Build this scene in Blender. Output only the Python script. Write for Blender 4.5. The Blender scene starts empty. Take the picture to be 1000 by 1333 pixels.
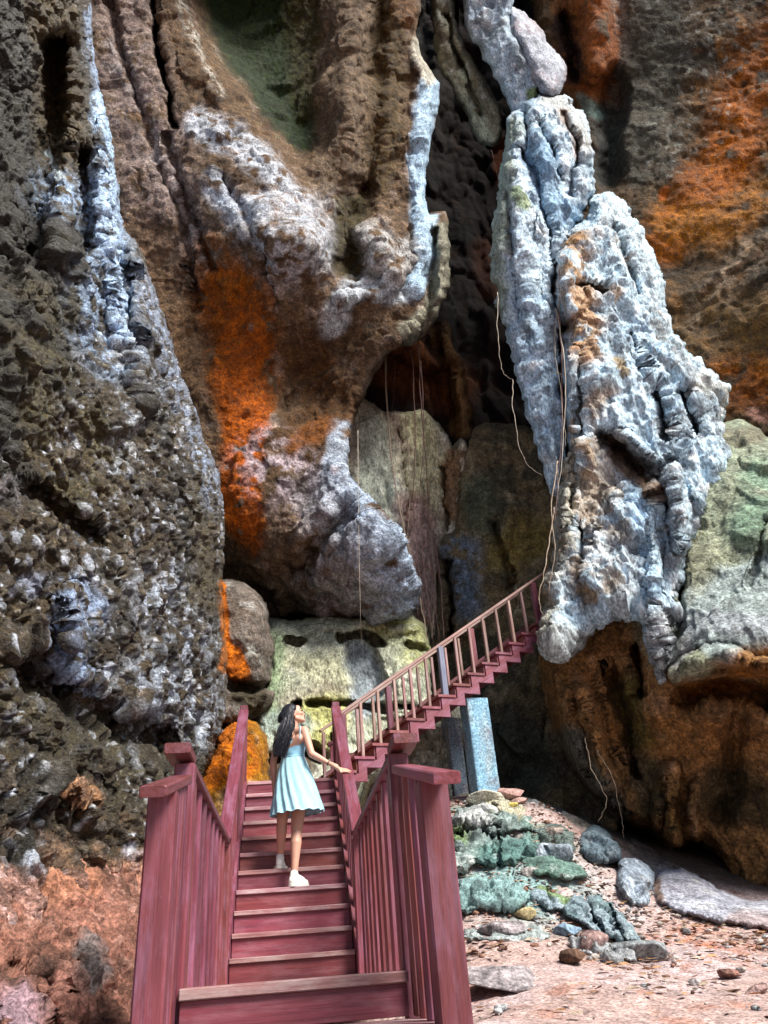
import bpy, bmesh, math, random
import numpy as np
from mathutils import Vector, Matrix
random.seed(7); rng = np.random.default_rng(7)
S = bpy.context.scene
COL = S.collection
R = math.radians

# ------------------------------------------------------------------ camera (eye is the world origin height, z = 0)
F = 1000.0
def _n(v):
    v = np.array(v, float); return v / np.linalg.norm(v)
_up = _n((-138, -1706, F)); _y = np.array((-123, 598, F)); _y = _n(_y - _up * _y.dot(_up))
_x = np.cross(_y, _up); _x = _x if _x[0] > 0 else -_x
CM = np.stack([_x, _y, _up])
EYE = np.array([-0.025, 0.0, 0.0])
def rays(px, py):
    d = np.stack([np.asarray(px, float) - 500, np.asarray(py, float) - 666, np.full(np.shape(px), F)], -1)
    return d @ CM.T
def at(px, py, Y):
    d = rays(px, py); return EYE + d * (np.asarray(Y, float) / d[..., 1])[..., None]
def atz(px, py, Z):
    d = rays(px, py); return EYE + d * (Z / d[..., 2])[..., None]
cd = bpy.data.cameras.new('camera'); cam = bpy.data.objects.new('camera', cd); COL.objects.link(cam)
cd.sensor_fit = 'VERTICAL'; cd.sensor_height = 36; cd.lens = F / 1333 * 36; cd.clip_start = 0.05; cd.clip_end = 500
m = Matrix.Identity(4)
for i in range(3):
    m[i][0] = CM[i, 0]; m[i][1] = -CM[i, 1]; m[i][2] = -CM[i, 2]; m[i][3] = EYE[i]
cam.matrix_world = m; S.camera = cam

# ------------------------------------------------------------------ light
SUN_EL, SUN_AZ = R(50), R(42)       # from behind the camera and to its right
w = bpy.data.worlds.new('World'); S.world = w; w.use_nodes = True
nt = w.node_tree; sky = nt.nodes.new('ShaderNodeTexSky'); sky.sky_type = 'NISHITA'; sky.sun_disc = False
sky.sun_elevation = SUN_EL; sky.sun_rotation = math.pi - SUN_AZ
bg = nt.nodes['Background']; bg.inputs[1].default_value = 0.06
nt.links.new(sky.outputs[0], bg.inputs[0])
sd = bpy.data.lights.new('sun', 'SUN'); sd.energy = 4.8; sd.angle = R(24); sd.color = (1, 0.95, 0.87)
sun = bpy.data.objects.new('sun', sd); COL.objects.link(sun)
sdir = Vector((math.sin(SUN_AZ) * math.cos(SUN_EL), -math.cos(SUN_AZ) * math.cos(SUN_EL), math.sin(SUN_EL)))
sun.rotation_euler = sdir.to_track_quat('Z', 'Y').to_euler(); sun.location = sdir * 60
S.view_settings.view_transform = 'Standard'; S.view_settings.look = 'None'
S.view_settings.exposure = 0.9; S.view_settings.gamma = 1
try:
    S.cycles.max_bounces = 6; S.cycles.diffuse_bounces = 4
except Exception: pass

# ------------------------------------------------------------------ noise in numpy
_perm = rng.permutation(256).astype(np.int32); _perm = np.concatenate([_perm, _perm, _perm])
_g = rng.normal(size=(256, 3)); _g = (_g / np.linalg.norm(_g, axis=1, keepdims=True)).astype(np.float32)
def perlin(p):
    p = np.asarray(p, np.float32); i = np.floor(p).astype(np.int32); f = p - i; i &= 255
    u = f * f * f * (f * (f * 6 - 15) + 10); r = 0
    for dx in (0, 1):
        for dy in (0, 1):
            for dz in (0, 1):
                h = _perm[_perm[_perm[i[:, 0] + dx] + i[:, 1] + dy] + i[:, 2] + dz]
                g = _g[h]; d = g[:, 0] * (f[:, 0] - dx) + g[:, 1] * (f[:, 1] - dy) + g[:, 2] * (f[:, 2] - dz)
                r = r + d * (u[:, 0] if dx else 1 - u[:, 0]) * (u[:, 1] if dy else 1 - u[:, 1]) * (u[:, 2] if dz else 1 - u[:, 2])
    return r * 1.5
def fbm(p, o=4, gain=.5, ridge=False):
    a, s, r = 1.0, 0.0, 0.0; p = np.asarray(p, np.float32)
    for k in range(o):
        v = perlin(p + k * 17.3)
        if ridge: v = 1 - 2 * np.abs(v)
        r = r + a * v; s += a; a *= gain; p = p * 2.03
    return r / s
def worley(p):
    p = np.asarray(p, np.float32); i = np.floor(p).astype(np.int32); f = p - i
    d1 = np.full(len(p), 9, np.float32); d2 = d1.copy(); cid = np.zeros(len(p), np.int32)
    for dx in (-1, 0, 1):
        for dy in (-1, 0, 1):
            for dz in (-1, 0, 1):
                h = _perm[_perm[_perm[(i[:, 0] + dx) & 255] + ((i[:, 1] + dy) & 255)] + ((i[:, 2] + dz) & 255)]
                o = (_g[h] * .5 + .5)
                d = np.sqrt((dx + o[:, 0] - f[:, 0]) ** 2 + (dy + o[:, 1] - f[:, 1]) ** 2 + (dz + o[:, 2] - f[:, 2]) ** 2)
                n = d < d1; d2 = np.where(n, d1, np.minimum(d2, d)); cid = np.where(n, h, cid); d1 = np.where(n, d, d1)
    return d1, d2, cid
def facets(p):
    """broken planar faces: every cell tilts its own way"""
    p = np.asarray(p, np.float32); i = np.floor(p).astype(np.int32); f = p - i
    d1 = np.full(len(p), 9, np.float32); val = np.zeros(len(p), np.float32); d2 = d1.copy()
    for dx in (-1, 0, 1):
        for dy in (-1, 0, 1):
            for dz in (-1, 0, 1):
                h = _perm[_perm[_perm[(i[:, 0] + dx) & 255] + ((i[:, 1] + dy) & 255)] + ((i[:, 2] + dz) & 255)]
                o = _g[h] * .5 + .5; v = f - np.stack([dx + o[:, 0], dy + o[:, 1], dz + o[:, 2]], 1)
                d = np.sqrt((v * v).sum(1)); n = d < d1; d2 = np.where(n, d1, np.minimum(d2, d)); t = (v * _g[(h * 7 + 3) & 255]).sum(1) + .3 * _g[(h * 5 + 1) & 255][:, 0]
                val = np.where(n, t, val); d1 = np.where(n, d, d1)
    return val * sstep(0, .10, d2 - d1) - .12 * (1 - sstep(0, .08, d2 - d1))
def sstep(a, b, x):
    t = np.clip((x - a) / (b - a), 0, 1); return t * t * (3 - 2 * t)

# ------------------------------------------------------------------ objects
def tag(o, label=None, cat=None, group=None, kind=None):
    for k, v in (('label', label), ('category', cat), ('group', group), ('kind', kind)):
        if v: o[k] = v
    return o
def empty(name, loc=(0, 0, 0), label=None, cat=None, group=None, rz=0):
    o = bpy.data.objects.new(name, None); COL.objects.link(o); o.location = loc; o.rotation_euler.z = rz; o.empty_display_size = .1
    return tag(o, label, cat, group)
def mesh_obj(name, v, f, mats, parent=None, smooth=False, cols=None, gco=None):
    me = bpy.data.meshes.new(name); v = np.asarray(v, np.float32)
    if isinstance(f, np.ndarray):
        me.vertices.add(len(v)); me.vertices.foreach_set('co', v.ravel())
        k = f.shape[1]; me.loops.add(f.size); me.loops.foreach_set('vertex_index', f.ravel().astype(np.int32))
        me.polygons.add(len(f)); me.polygons.foreach_set('loop_start', np.arange(0, f.size, k, dtype=np.int32))
        me.update(calc_edges=True); me.validate()
    else:
        me.from_pydata(v.tolist(), [], f)
    if cols is not None:
        a = me.color_attributes.new('Col', 'FLOAT_COLOR', 'POINT')
        c = np.ones((len(v), 4), np.float32); c[:, :3] = cols; a.data.foreach_set('color', c.ravel())
    if gco is not None:
        a = me.attributes.new('gco', 'FLOAT_VECTOR', 'POINT'); a.data.foreach_set('vector', np.asarray(gco, np.float32).ravel())
    if smooth: me.polygons.foreach_set('use_smooth', np.ones(len(me.polygons), bool))
    for mm in (mats if isinstance(mats, (list, tuple)) else [mats]): me.materials.append(mm)
    o = bpy.data.objects.new(name, me); COL.objects.link(o)
    if parent: o.parent = parent
    return o

# ------------------------------------------------------------------ materials
def mat(name):
    m = bpy.data.materials.new(name); m.use_nodes = True; t = m.node_tree
    return m, t, t.nodes['Principled BSDF']
def N(t, kind, **kw):
    n = t.nodes.new(kind)
    for k, v in kw.items():
        if k.startswith('i_'): n.inputs[k[2:].replace('_', ' ')].default_value = v
        else: setattr(n, k, v)
    return n
def mix(t, a, b, fac, mode='MIX'):
    n = t.nodes.new('ShaderNodeMix'); n.data_type = 'RGBA'; n.blend_type = mode
    for s, v in ((n.inputs[0], fac), (n.inputs[6], a), (n.inputs[7], b)):
        if hasattr(v, 'node'): t.links.new(v, s)
        else: s.default_value = (*v, 1) if isinstance(v, tuple) else v
    return n.outputs[2]
def ramp(t, src, stops):
    n = t.nodes.new('ShaderNodeValToRGB'); e = n.color_ramp.elements
    while len(e) < len(stops): e.new(.5)
    for k, (p, c) in enumerate(stops):
        e[k].position = p; e[k].color = (c, c, c, 1) if not isinstance(c, tuple) else (*c, 1)
    t.links.new(src, n.inputs[0]); return n.outputs[0]
def rock_mat(name, scale=6.0, bump=.6, dist=.03, lo=.55, hi=1.5, rough=.85, streak=1.0, fleck=0.0, spec=.3, sat=1.3, val=1.05):
    m, t, b = mat(name); L = t.links
    at_ = N(t, 'ShaderNodeAttribute', attribute_name='Col'); tc = N(t, 'ShaderNodeTexCoord')
    mp = N(t, 'ShaderNodeMapping'); mp.inputs['Scale'].default_value = (1, 1, streak); L.new(tc.outputs['Object'], mp.inputs[0])
    n1 = N(t, 'ShaderNodeTexNoise', i_Scale=scale, i_Detail=8, i_Roughness=.68); L.new(mp.outputs[0], n1.inputs['Vector'])
    n2 = N(t, 'ShaderNodeTexNoise', i_Scale=scale * 5, i_Detail=6, i_Roughness=.7); L.new(mp.outputs[0], n2.inputs['Vector'])
    vo = N(t, 'ShaderNodeTexNoise', noise_type='RIDGED_MULTIFRACTAL', i_Scale=scale * 2.2, i_Detail=7, i_Roughness=.55); L.new(mp.outputs[0], vo.inputs['Vector'])
    f1 = ramp(t, n1.outputs[0], [(.30, lo), (.50, 1.0), (.70, hi)])
    f2 = ramp(t, n2.outputs[0], [(.34, .36), (.5, .95), (.66, 1.75)])
    c = mix(t, at_.outputs['Color'], f1, 1.0, 'MULTIPLY'); c = mix(t, c, f2, 1.0, 'MULTIPLY')
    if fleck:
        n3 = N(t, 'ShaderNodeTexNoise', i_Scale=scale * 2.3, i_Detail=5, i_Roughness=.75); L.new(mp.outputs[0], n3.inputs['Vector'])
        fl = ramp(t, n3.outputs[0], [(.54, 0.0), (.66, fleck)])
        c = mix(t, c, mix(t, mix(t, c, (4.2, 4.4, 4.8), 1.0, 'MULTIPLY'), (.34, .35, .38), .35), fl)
    hs = N(t, 'ShaderNodeHueSaturation', i_Saturation=sat, i_Value=val); L.new(c, hs.inputs['Color'])
    L.new(hs.outputs[0], b.inputs['Base Color']); b.inputs['Roughness'].default_value = rough; b.inputs['Specular IOR Level'].default_value = spec
    ad = N(t, 'ShaderNodeMath', operation='MULTIPLY_ADD'); L.new(n2.outputs[0], ad.inputs[0]); ad.inputs[1].default_value = .6; L.new(n1.outputs[0], ad.inputs[2])
    ad2 = N(t, 'ShaderNodeMath', operation='MULTIPLY_ADD'); L.new(vo.outputs[0], ad2.inputs[0]); ad2.inputs[1].default_value = .32; L.new(ad.outputs[0], ad2.inputs[2])
    bp = N(t, 'ShaderNodeBump', i_Strength=bump, i_Distance=dist); L.new(ad2.outputs[0], bp.inputs['Height']); L.new(bp.outputs[0], b.inputs['Normal'])
    return m
def wood_mat(name, base, dark, worn, wear=.25):
    m, t, b = mat(name); L = t.links
    a = N(t, 'ShaderNodeAttribute', attribute_name='gco')
    mp = N(t, 'ShaderNodeMapping'); mp.inputs['Scale'].default_value = (2.6, 62, 62); L.new(a.outputs['Vector'], mp.inputs[0])
    mp2 = N(t, 'ShaderNodeMapping'); mp2.inputs['Scale'].default_value = (3.2, 13, 13); L.new(a.outputs['Vector'], mp2.inputs[0])
    g = N(t, 'ShaderNodeTexNoise', i_Scale=1.0, i_Detail=6, i_Roughness=.65); L.new(mp.outputs[0], g.inputs['Vector'])
    k = N(t, 'ShaderNodeTexNoise', i_Scale=1.0, i_Detail=5, i_Roughness=.7); L.new(mp2.outputs[0], k.inputs['Vector'])
    fine = N(t, 'ShaderNodeTexNoise', i_Scale=120.0, i_Detail=4, i_Roughness=.7); L.new(a.outputs['Vector'], fine.inputs['Vector'])
    c = mix(t, dark, base, ramp(t, g.outputs[0], [(.32, 0.0), (.58, 1.0)]))
    c = mix(t, c, worn, ramp(t, k.outputs[0], [(.46, 0.0), (.72, wear)]))
    c = mix(t, c, (.62, .58, .56), ramp(t, fine.outputs[0], [(.66, 0.0), (.80, wear * .7)]))
    oi = N(t, 'ShaderNodeObjectInfo'); hs = N(t, 'ShaderNodeHueSaturation')
    r1 = N(t, 'ShaderNodeMapRange'); r1.inputs[3].default_value = .72; r1.inputs[4].default_value = 1.22; L.new(oi.outputs['Random'], r1.inputs[0]); L.new(r1.outputs[0], hs.inputs['Value'])
    r2 = N(t, 'ShaderNodeMapRange'); r2.inputs[3].default_value = .475; r2.inputs[4].default_value = .515
    wn = N(t, 'ShaderNodeTexWhiteNoise', noise_dimensions='1D'); L.new(oi.outputs['Random'], wn.inputs['W']); L.new(wn.outputs[0], r2.inputs[0]); L.new(r2.outputs[0], hs.inputs['Hue'])
    L.new(c, hs.inputs['Color']); L.new(hs.outputs[0], b.inputs['Base Color'])
    L.new(ramp(t, k.outputs[0], [(.3, .36), (.7, .62)]), b.inputs['Roughness'])
    bp = N(t, 'ShaderNodeBump', i_Strength=.4, i_Distance=.006); L.new(g.outputs[0], bp.inputs['Height']); L.new(bp.outputs[0], b.inputs['Normal'])
    return m
def plain_mat(name, col, rough=.6, nscale=30, var=.25, bump=.1, bdist=.004, sheen=0):
    m, t, b = mat(name); L = t.links; tc = N(t, 'ShaderNodeTexCoord')
    n = N(t, 'ShaderNodeTexNoise', i_Scale=nscale, i_Detail=5, i_Roughness=.6); L.new(tc.outputs['Object'], n.inputs['Vector'])
    c = mix(t, col, ramp(t, n.outputs[0], [(.3, 1 - var), (.7, 1 + var)]), 1.0, 'MULTIPLY'); L.new(c, b.inputs['Base Color'])
    b.inputs['Roughness'].default_value = rough
    bp = N(t, 'ShaderNodeBump', i_Strength=bump, i_Distance=bdist); L.new(n.outputs[0], bp.inputs['Height']); L.new(bp.outputs[0], b.inputs['Normal'])
    if sheen: b.inputs['Sheen Weight'].default_value = sheen
    return m
WOOD = wood_mat('red_wood', (.175, .040, .044), (.090, .019, .022), (.30, .15, .25), .42)
RAILW = wood_mat('tan_wood', (.30, .175, .15), (.15, .07, .065), (.42, .34, .32), .6)
TREAD = wood_mat('worn_tread', (.38, .20, .205), (.20, .075, .08), (.52, .42, .41), .9)
RISER = wood_mat('riser_wood', (.205, .042, .046), (.12, .025, .031), (.34, .16, .19), .45)
# ------------------------------------------------------------------ timber
def board_geo(p0, p1, wd, ht, side, ch=.006, end=.004):
    p0 = np.array(p0, float); p1 = np.array(p1, float); a = p1 - p0; ln = np.linalg.norm(a); a /= ln
    s = np.array(side, float); s -= a * s.dot(a); s /= np.linalg.norm(s); u = np.cross(a, s)
    hw, hh = wd / 2, ht / 2; c = ch
    prof = [(-hw + c, -hh), (hw - c, -hh), (hw, -hh + c), (hw, hh - c), (hw - c, hh), (-hw + c, hh), (-hw, hh - c), (-hw, -hh + c)]
    v, g = [], []; off = rng.uniform(-50, 50, 3)
    for t, k in ((0, .985), (end, 1), (ln - end, 1), (ln, .985)):
        q = 1 - (end / max(wd, ht)) * 2 if k < 1 else 1
        for x, y in prof:
            v.append(p0 + a * t + s * x * q + u * y * q); g.append((t + off[0], x + off[1], y + off[2]))
    f = [tuple(range(7, -1, -1)), tuple(range(24, 32))]
    for r_ in range(3):
        for k in range(8):
            f.append((r_ * 8 + k, r_ * 8 + (k + 1) % 8, r_ * 8 + 8 + (k + 1) % 8, r_ * 8 + 8 + k))
    return v, f, g
def board(name, p0, p1, wd, ht, side, mt, parent, ch=.006, label=None):
    v, f, g = board_geo(p0, p1, wd, ht, side, ch)
    o = mesh_obj(name, v, f, mt, parent, gco=g)
    if label: o['label'] = label
    return o
def plate(name, pts, thick, mt, parent):
    """a flat plate cut to the closed outline pts (3-D, coplanar), extruded by the vector thick"""
    pts = np.array(pts, float); th = np.array(thick, float); n = len(pts)
    v = np.concatenate([pts, pts + th]); f = [tuple(range(n)), tuple(range(2 * n - 1, n - 1, -1))]
    f += [(k, k + n, (k + 1) % n + n, (k + 1) % n) for k in range(n)]
    a = _n(pts[np.argmax(np.linalg.norm(pts - pts[0], axis=1))] - pts[0]); off = rng.uniform(-50, 50, 3)
    b = _n(np.cross(a, _n(th))); g = np.stack([v @ a, v @ b, v @ _n(th)], 1) + off
    o = mesh_obj(name, v, f, mt, parent, gco=g)
    bm = bmesh.new(); bm.from_mesh(o.data); bmesh.ops.triangulate(bm, faces=[x for x in bm.faces if len(x.verts) > 4]); bmesh.ops.recalc_face_normals(bm, faces=bm.faces); bm.to_mesh(o.data); bm.free()
    return o

X, Yv, Z = (1, 0, 0), (0, 1, 0), (0, 0, 1)
PZ, FZ = -.036, -.20            # platform and entrance floor heights
st = empty('wooden_staircase', (0, 4, FZ), 'lower red-brown timber staircase with V-shaped handrails, the flight the woman climbs', 'staircase')
def W(o):                       # keep world placement under the empty
    o.matrix_parent_inverse = Matrix.Translation(-Vector(o.parent.location)); return o
# entrance floor and platform
for k in range(7): W(board('floorboard', (-.60, 2.55 + k * .172, FZ - .02), (.60, 2.55 + k * .172, FZ - .02), .166, .04, Yv, TREAD, st, .004))
W(board('riser', (-.47, 3.80, (FZ + PZ - .045) / 2), (.47, 3.80, (FZ + PZ - .045) / 2), PZ - .045 - FZ, .02, Z, RISER, st, .002))
W(board('tread', (-.475, 3.90, PZ - .0225), (.475, 3.90, PZ - .0225), .26, .045, Yv, TREAD, st, .005))
for k in range(12): W(board('floorboard', (-.60, 4.15 + k * .213, PZ - .026 - .0021 * k), (.60, 4.15 + k * .213, PZ - .026 - .0021 * k), .207, .04, Yv, TREAD, st, .004))     # falls a little, to drain
# flight
SZ = [.10 + .1685 * k for k in range(11)]; SY = [6.62 + .211 * k for k in range(11)]
for k in range(11):
    z0 = PZ - .035 if k == 0 else SZ[k - 1]
    W(board('riser', (-.463, SY[k] + .03, (z0 + SZ[k] - .035) / 2), (.463, SY[k] + .03, (z0 + SZ[k] - .035) / 2), SZ[k] - .035 - z0 - .002, .02, Z, RISER, st, .002))
    if k < 10: W(board('tread', (-.466, SY[k] + .12, SZ[k] - .0175), (.466, SY[k] + .12, SZ[k] - .0175), .24, .035, Yv, TREAD, st, .004))
LZ = SZ[10]
W(board('tread', (-.466, 8.80, LZ - .0175), (.466, 8.80, LZ - .0175), .12, .035, Yv, TREAD, st, .004))
for k in range(5): W(board('floorboard', (-.62, 8.97 + k * .205, LZ - .02), (.78, 8.97 + k * .205, LZ - .02), .20, .04, Yv, TREAD, st, .004))
for s in (-1, 1):
    W(plate('stringer', [(s * .47, 6.55, -.36), (s * .47, 6.55, .06), (s * .47, 6.62, .16), (s * .47, 8.72, LZ + .03), (s * .47, 8.78, LZ - .34), (s * .47, 6.95, .0 - .36)], (s * .035, 0, 0), WOOD, st))
    xc = s * .515
    # lower panel: front post, square boards, level rail
    y0, y1, zc = (3.34, 3.03, .60) if s < 0 else (3.06, 2.72, .535)
    W(board('newel_post', (xc + s * .01, y0, -.75), (xc + s * .01, y0, zc + .055), .112, .10, X, WOOD, st, .008))
    for y in np.linspace(y0 + .15, 3.75, 4): W(board('baluster', (xc, y, FZ - .0), (xc, y, zc + (y - y1) * (.80 - zc) / (3.80 - y1)), .060, .072, X, WOOD, st, .012))
    W(board('handrail', (xc + s * .005, y1, zc), (xc + s * .005, 3.80, .80), .10, .042, X, WOOD, st, .006))
    # middle newel with a block cap
    W(board('newel_post', (xc, 3.89, -.36), (xc, 3.89, .885), .095, .095, X, WOOD, st, .008))
    W(board('post_cap', (xc + s * .022, 3.71, .925), (xc + s * .022, 3.97, .925), 0.12, .05, X, WOOD, st, .006))
    # platform panel
    for k in range(8): W(board('baluster', (xc, 4.16 + k * .285, PZ - .03), (xc, 4.16 + k * .285, .865), .05, .075, X, WOOD, st, .010))
    W(board('handrail', (xc, 3.97, .885), (xc, 6.50, .885), .085, .042, X, WOOD, st, .006))
    W(board('newel_post', (xc, 6.53, -.36), (xc, 6.53, .86), .085, .085, X, WOOD, st, .008))
    # flight panel
    sl = (2.565 - .93) / (8.68 - 6.46)
    for k in range(11): 
        y = SY[k] + .11; W(board('baluster', (xc, y, SZ[k] - .20), (xc, y, .885 + (y - 6.46) * sl), .045, .055, X, WOOD, st, .008))
    W(board('handrail', (xc, 6.43, .885), (xc, 8.66, .885 + 2.23 * sl), .105, .048, X, WOOD, st, .006))
    W(board('newel_post', (xc, 8.70, LZ - .6), (xc, 8.70, 2.60), .085, .085, X, WOOD, st, .008))
# landing rail, the short far run beside the upper flight
W(board('newel_post', (.68, 9.85, LZ - .5), (.68, 9.85, LZ + .80), .08, .08, X, WOOD, st))
for x in (.52, .60): W(board('baluster', (x, 9.85, LZ), (x, 9.85, LZ + .62), .045, .045, X, WOOD, st))
W(board('handrail', (.47, 9.85, LZ + .62), (.72, 9.85, LZ + .72), .07, .045, Yv, WOOD, st))

# ---- upper flight
TH = R(15.5); D = np.array([math.cos(TH), math.sin(TH), 0]); Wd = np.array([-math.sin(TH), math.cos(TH), 0])
P1 = at(463, 984, 8.84); 
# end corner: same plan line, pixel (680, 823)
r_ = rays(680, 823); s_ = np.linalg.solve(np.array([[r_[0], -D[0]], [r_[1], -D[1]]]), (P1 - EYE)[:2]); P12 = EYE + r_ * s_[0]
run = np.linalg.norm((P12 - P1)[:2]) / 11; rise = (P12 - P1)[2] / 11
us = empty('wooden_staircase', tuple(P1), 'upper red-brown timber flight climbing right to the pillar, with thin rails and open sides', 'staircase')
WID = .80
NS = 15
def U(k, w=0, dz=0, dr=0): return P1 + D * (run * (k - 1) + dr) + Wd * w + np.array([0, 0, rise * (k - 1) + dz])
for k in range(0, NS):
    W(board('tread', U(k, -.015, -.016, run * .46), U(k, WID + .01, -.016, run * .46), run * 1.12, .032, D, RISER, us, .003))
    W(board('riser', U(k, 0.02, -rise / 2 - .016, .02), U(k, WID - .02, -rise / 2 - .016, .02), rise - .036, .018, Z, RISER, us, .002))
top, bot = [], []
for k in range(0, NS):
    top += [U(k, 0, -rise - .034, .03), U(k, 0, -.034, .03)]
    bot += [U(k, 0, -rise - .034 - .085, .13), U(k, 0, -.034 - .085, .13)]
W(plate('stringer', top + [U(NS, 0, -rise - .034, .03)] + bot[::-1], Wd * .04, WOOD, us))
sk0, sk1 = U(0, WID), U(NS, WID)
W(plate('skirt_board', [sk0 + (0, 0, .06), sk1 + (0, 0, .06), sk1 + (0, 0, -.34), sk0 + (0, 0, -.34)], Wd * .03, WOOD, us))
GREYPOST = wood_mat('grey_painted_wood', (.16, .17, .26), (.09, .09, .15), (.3, .3, .38), .5)
RH = .66
for side, wv in (('near', .03), ('far', WID - .04)):
    for k in range(0, NS - 1):
        base = U(k, wv, -.03, run * .45); h = RH - .02
        big = (side == 'near' and k in (0, 6, 13)) or (side == 'far' and k in (4, 10))
        if big: W(board('newel_post', base, base + np.array((0, 0, h + .02)), .075, .065, D, GREYPOST if (side == 'near' and k == 6) else WOOD, us, .006, 'blue-grey painted newel post' if (side == 'near' and k == 6) else None))
        else: W(board('baluster', base, base + np.array((0, 0, h + .01)), 0.036, .036, D, RAILW, us, .005))
    W(board('handrail', U(-.2, wv, RH, run * .45), U(NS - .6, wv, RH, run * .45), .06, .036, Wd, RAILW, us, .006))
W(board('strut', U(4, .3, -.25), U(4, .3, -1.2), .05, .05, D, WOOD, us, .004))
# ------------------------------------------------------------------ rock
def smooth_loop(pts, n=5, closed=True):
    p = np.array(pts, float); out = []; m = len(p)
    for k in range(m if closed else m - 1):
        a, b, c, d = (p[(k - 1) % m], p[k], p[(k + 1) % m], p[(k + 2) % m]) if closed else (p[max(k - 1, 0)], p[k], p[k + 1], p[min(k + 2, m - 1)])
        for t in np.arange(n) / n:
            out.append(.5 * ((2 * b) + (c - a) * t + (2 * a - 5 * b + 4 * c - d) * t * t + (3 * b - a - 3 * c + d) * t ** 3))
    if not closed: out.append(p[-1])
    return np.array(out)
def seg_dist(q, poly, closed=False):
    """distance to a polyline, nearest point and position along it (0..1)"""
    a = np.asarray(poly, float); b = np.roll(a, -1, 0) if closed else a[1:]; a = a if closed else a[:-1]
    best = np.full(len(q), 1e9); near = np.zeros((len(q), 2)); tt = np.zeros(len(q)); n = len(a)
    for k in range(n):
        d = b[k] - a[k]; l2 = d.dot(d) + 1e-9
        t = np.clip(((q - a[k]) @ d) / l2, 0, 1); c = a[k] + t[:, None] * d; e = ((q - c) ** 2).sum(1)
        u = e < best; best = np.where(u, e, best); near[u] = c[u]; tt = np.where(u, (k + t) / n, tt)
    return np.sqrt(best), near, tt
def near_dist(q, poly, reach):
    """seg_dist for the points within reach of the polyline only; 1e6 elsewhere"""
    a = np.asarray(poly, float); lo, hi = a.min(0) - reach, a.max(0) + reach
    k = np.flatnonzero((q[:, 0] > lo[0]) & (q[:, 0] < hi[0]) & (q[:, 1] > lo[1]) & (q[:, 1] < hi[1]))
    d = np.full(len(q), 1e6); t = np.zeros(len(q))
    if len(k):
        if len(a) == 1: d[k] = np.sqrt(((q[k] - a[0]) ** 2).sum(1))
        else: d[k], _, t[k] = seg_dist(q[k], a)
    return d, t
def inside(q, poly):
    r = np.zeros(len(q), bool); n = len(poly)
    for k in range(n):
        (x0, y0), (x1, y1) = poly[k], poly[(k + 1) % n]
        if y0 == y1: continue
        c = ((y0 > q[:, 1]) != (y1 > q[:, 1])) & (q[:, 0] < (x1 - x0) * (q[:, 1] - y0) / (y1 - y0) + x0); r ^= c
    return r
def tps(pts, q, lam=.02):
    p = np.array([a[:2] for a in pts], float) / 300; z = np.array([a[2] for a in pts], float); n = len(p)
    U_ = lambda r2: np.where(r2 > 0, r2 * np.log(r2 + 1e-12), 0)
    K = U_(((p[:, None] - p[None]) ** 2).sum(-1)) + lam * np.eye(n); P_ = np.c_[np.ones(n), p]
    A = np.block([[K, P_], [P_.T, np.zeros((3, 3))]]); w_ = np.linalg.solve(A, np.r_[z, 0, 0, 0])
    q = np.asarray(q, float) / 300; out = w_[n] + q @ w_[n + 1:]
    for k in range(n): out += w_[k] * U_(((q - p[k]) ** 2).sum(1))
    return out
def grid_normals(P, quads):
    n = np.cross(P[quads[:, 2]] - P[quads[:, 0]], P[quads[:, 3]] - P[quads[:, 1]])
    vn = np.zeros_like(P)
    for k in range(4):
        for j in range(3): vn[:, j] += np.bincount(quads[:, k], n[:, j], len(P))
    return vn / (np.linalg.norm(vn, axis=1, keepdims=True) + 1e-12)
def disp_noise(P, d):
    kind, sc, amp = d[:3]; an = d[3] if len(d) > 3 else (1, 1, 1); th = d[4] if len(d) > 4 else None
    if len(an) > 3:
        c_, s_ = math.cos(R(an[3])), math.sin(R(an[3])); P = np.stack([P[:, 0] * c_ - P[:, 2] * s_, P[:, 1], P[:, 0] * s_ + P[:, 2] * c_], 1)
    Q = P * np.array(an[:3]) * sc
    if kind == 'facet': return amp * facets(Q + .25 * np.stack([fbm(Q * 1.5 + 9, 2), fbm(Q * 1.5 + 31, 2), fbm(Q * 1.5 + 57, 2)], 1))
    if kind == 'fbm': return amp * fbm(Q, 4)
    if kind == 'ridge': return amp * (fbm(Q, 4, .5, True))
    if kind == 'crest': v = fbm(Q, 2, .5); return amp * (1 - np.sqrt(np.abs(v) * 2.2))
    if kind == 'knob':
        a, b, c = worley(Q + .35 * np.stack([fbm(Q * 1.3 + 9, 2), fbm(Q * 1.3 + 31, 2), fbm(Q * 1.3 + 57, 2)], 1)); h = (c % 17) / 17.
        return amp * (np.sqrt(np.clip(1 - (a / .75) ** 2, 0, 1)) * (.35 + .65 * h) - .35)
    if kind == 'plate':
        a, b, c = worley(Q + .4 * np.stack([fbm(Q * 1.1 + 9, 2), fbm(Q * 1.1 + 31, 2), fbm(Q * 1.1 + 57, 2)], 1)); h = (c % 23) / 23.
        return amp * (h * sstep(.0, .22, b - a) - .4)
    if kind == 'pit':
        a, b, c = worley(Q); return -amp * np.clip(1 - a / .42, 0, 1) ** .8 * ((c % 5) > 1)
    if kind == 'crack':
        v = np.abs(fbm(Q, 3)); return -amp * (1 - sstep(0, .08, v))
    return 0
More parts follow.
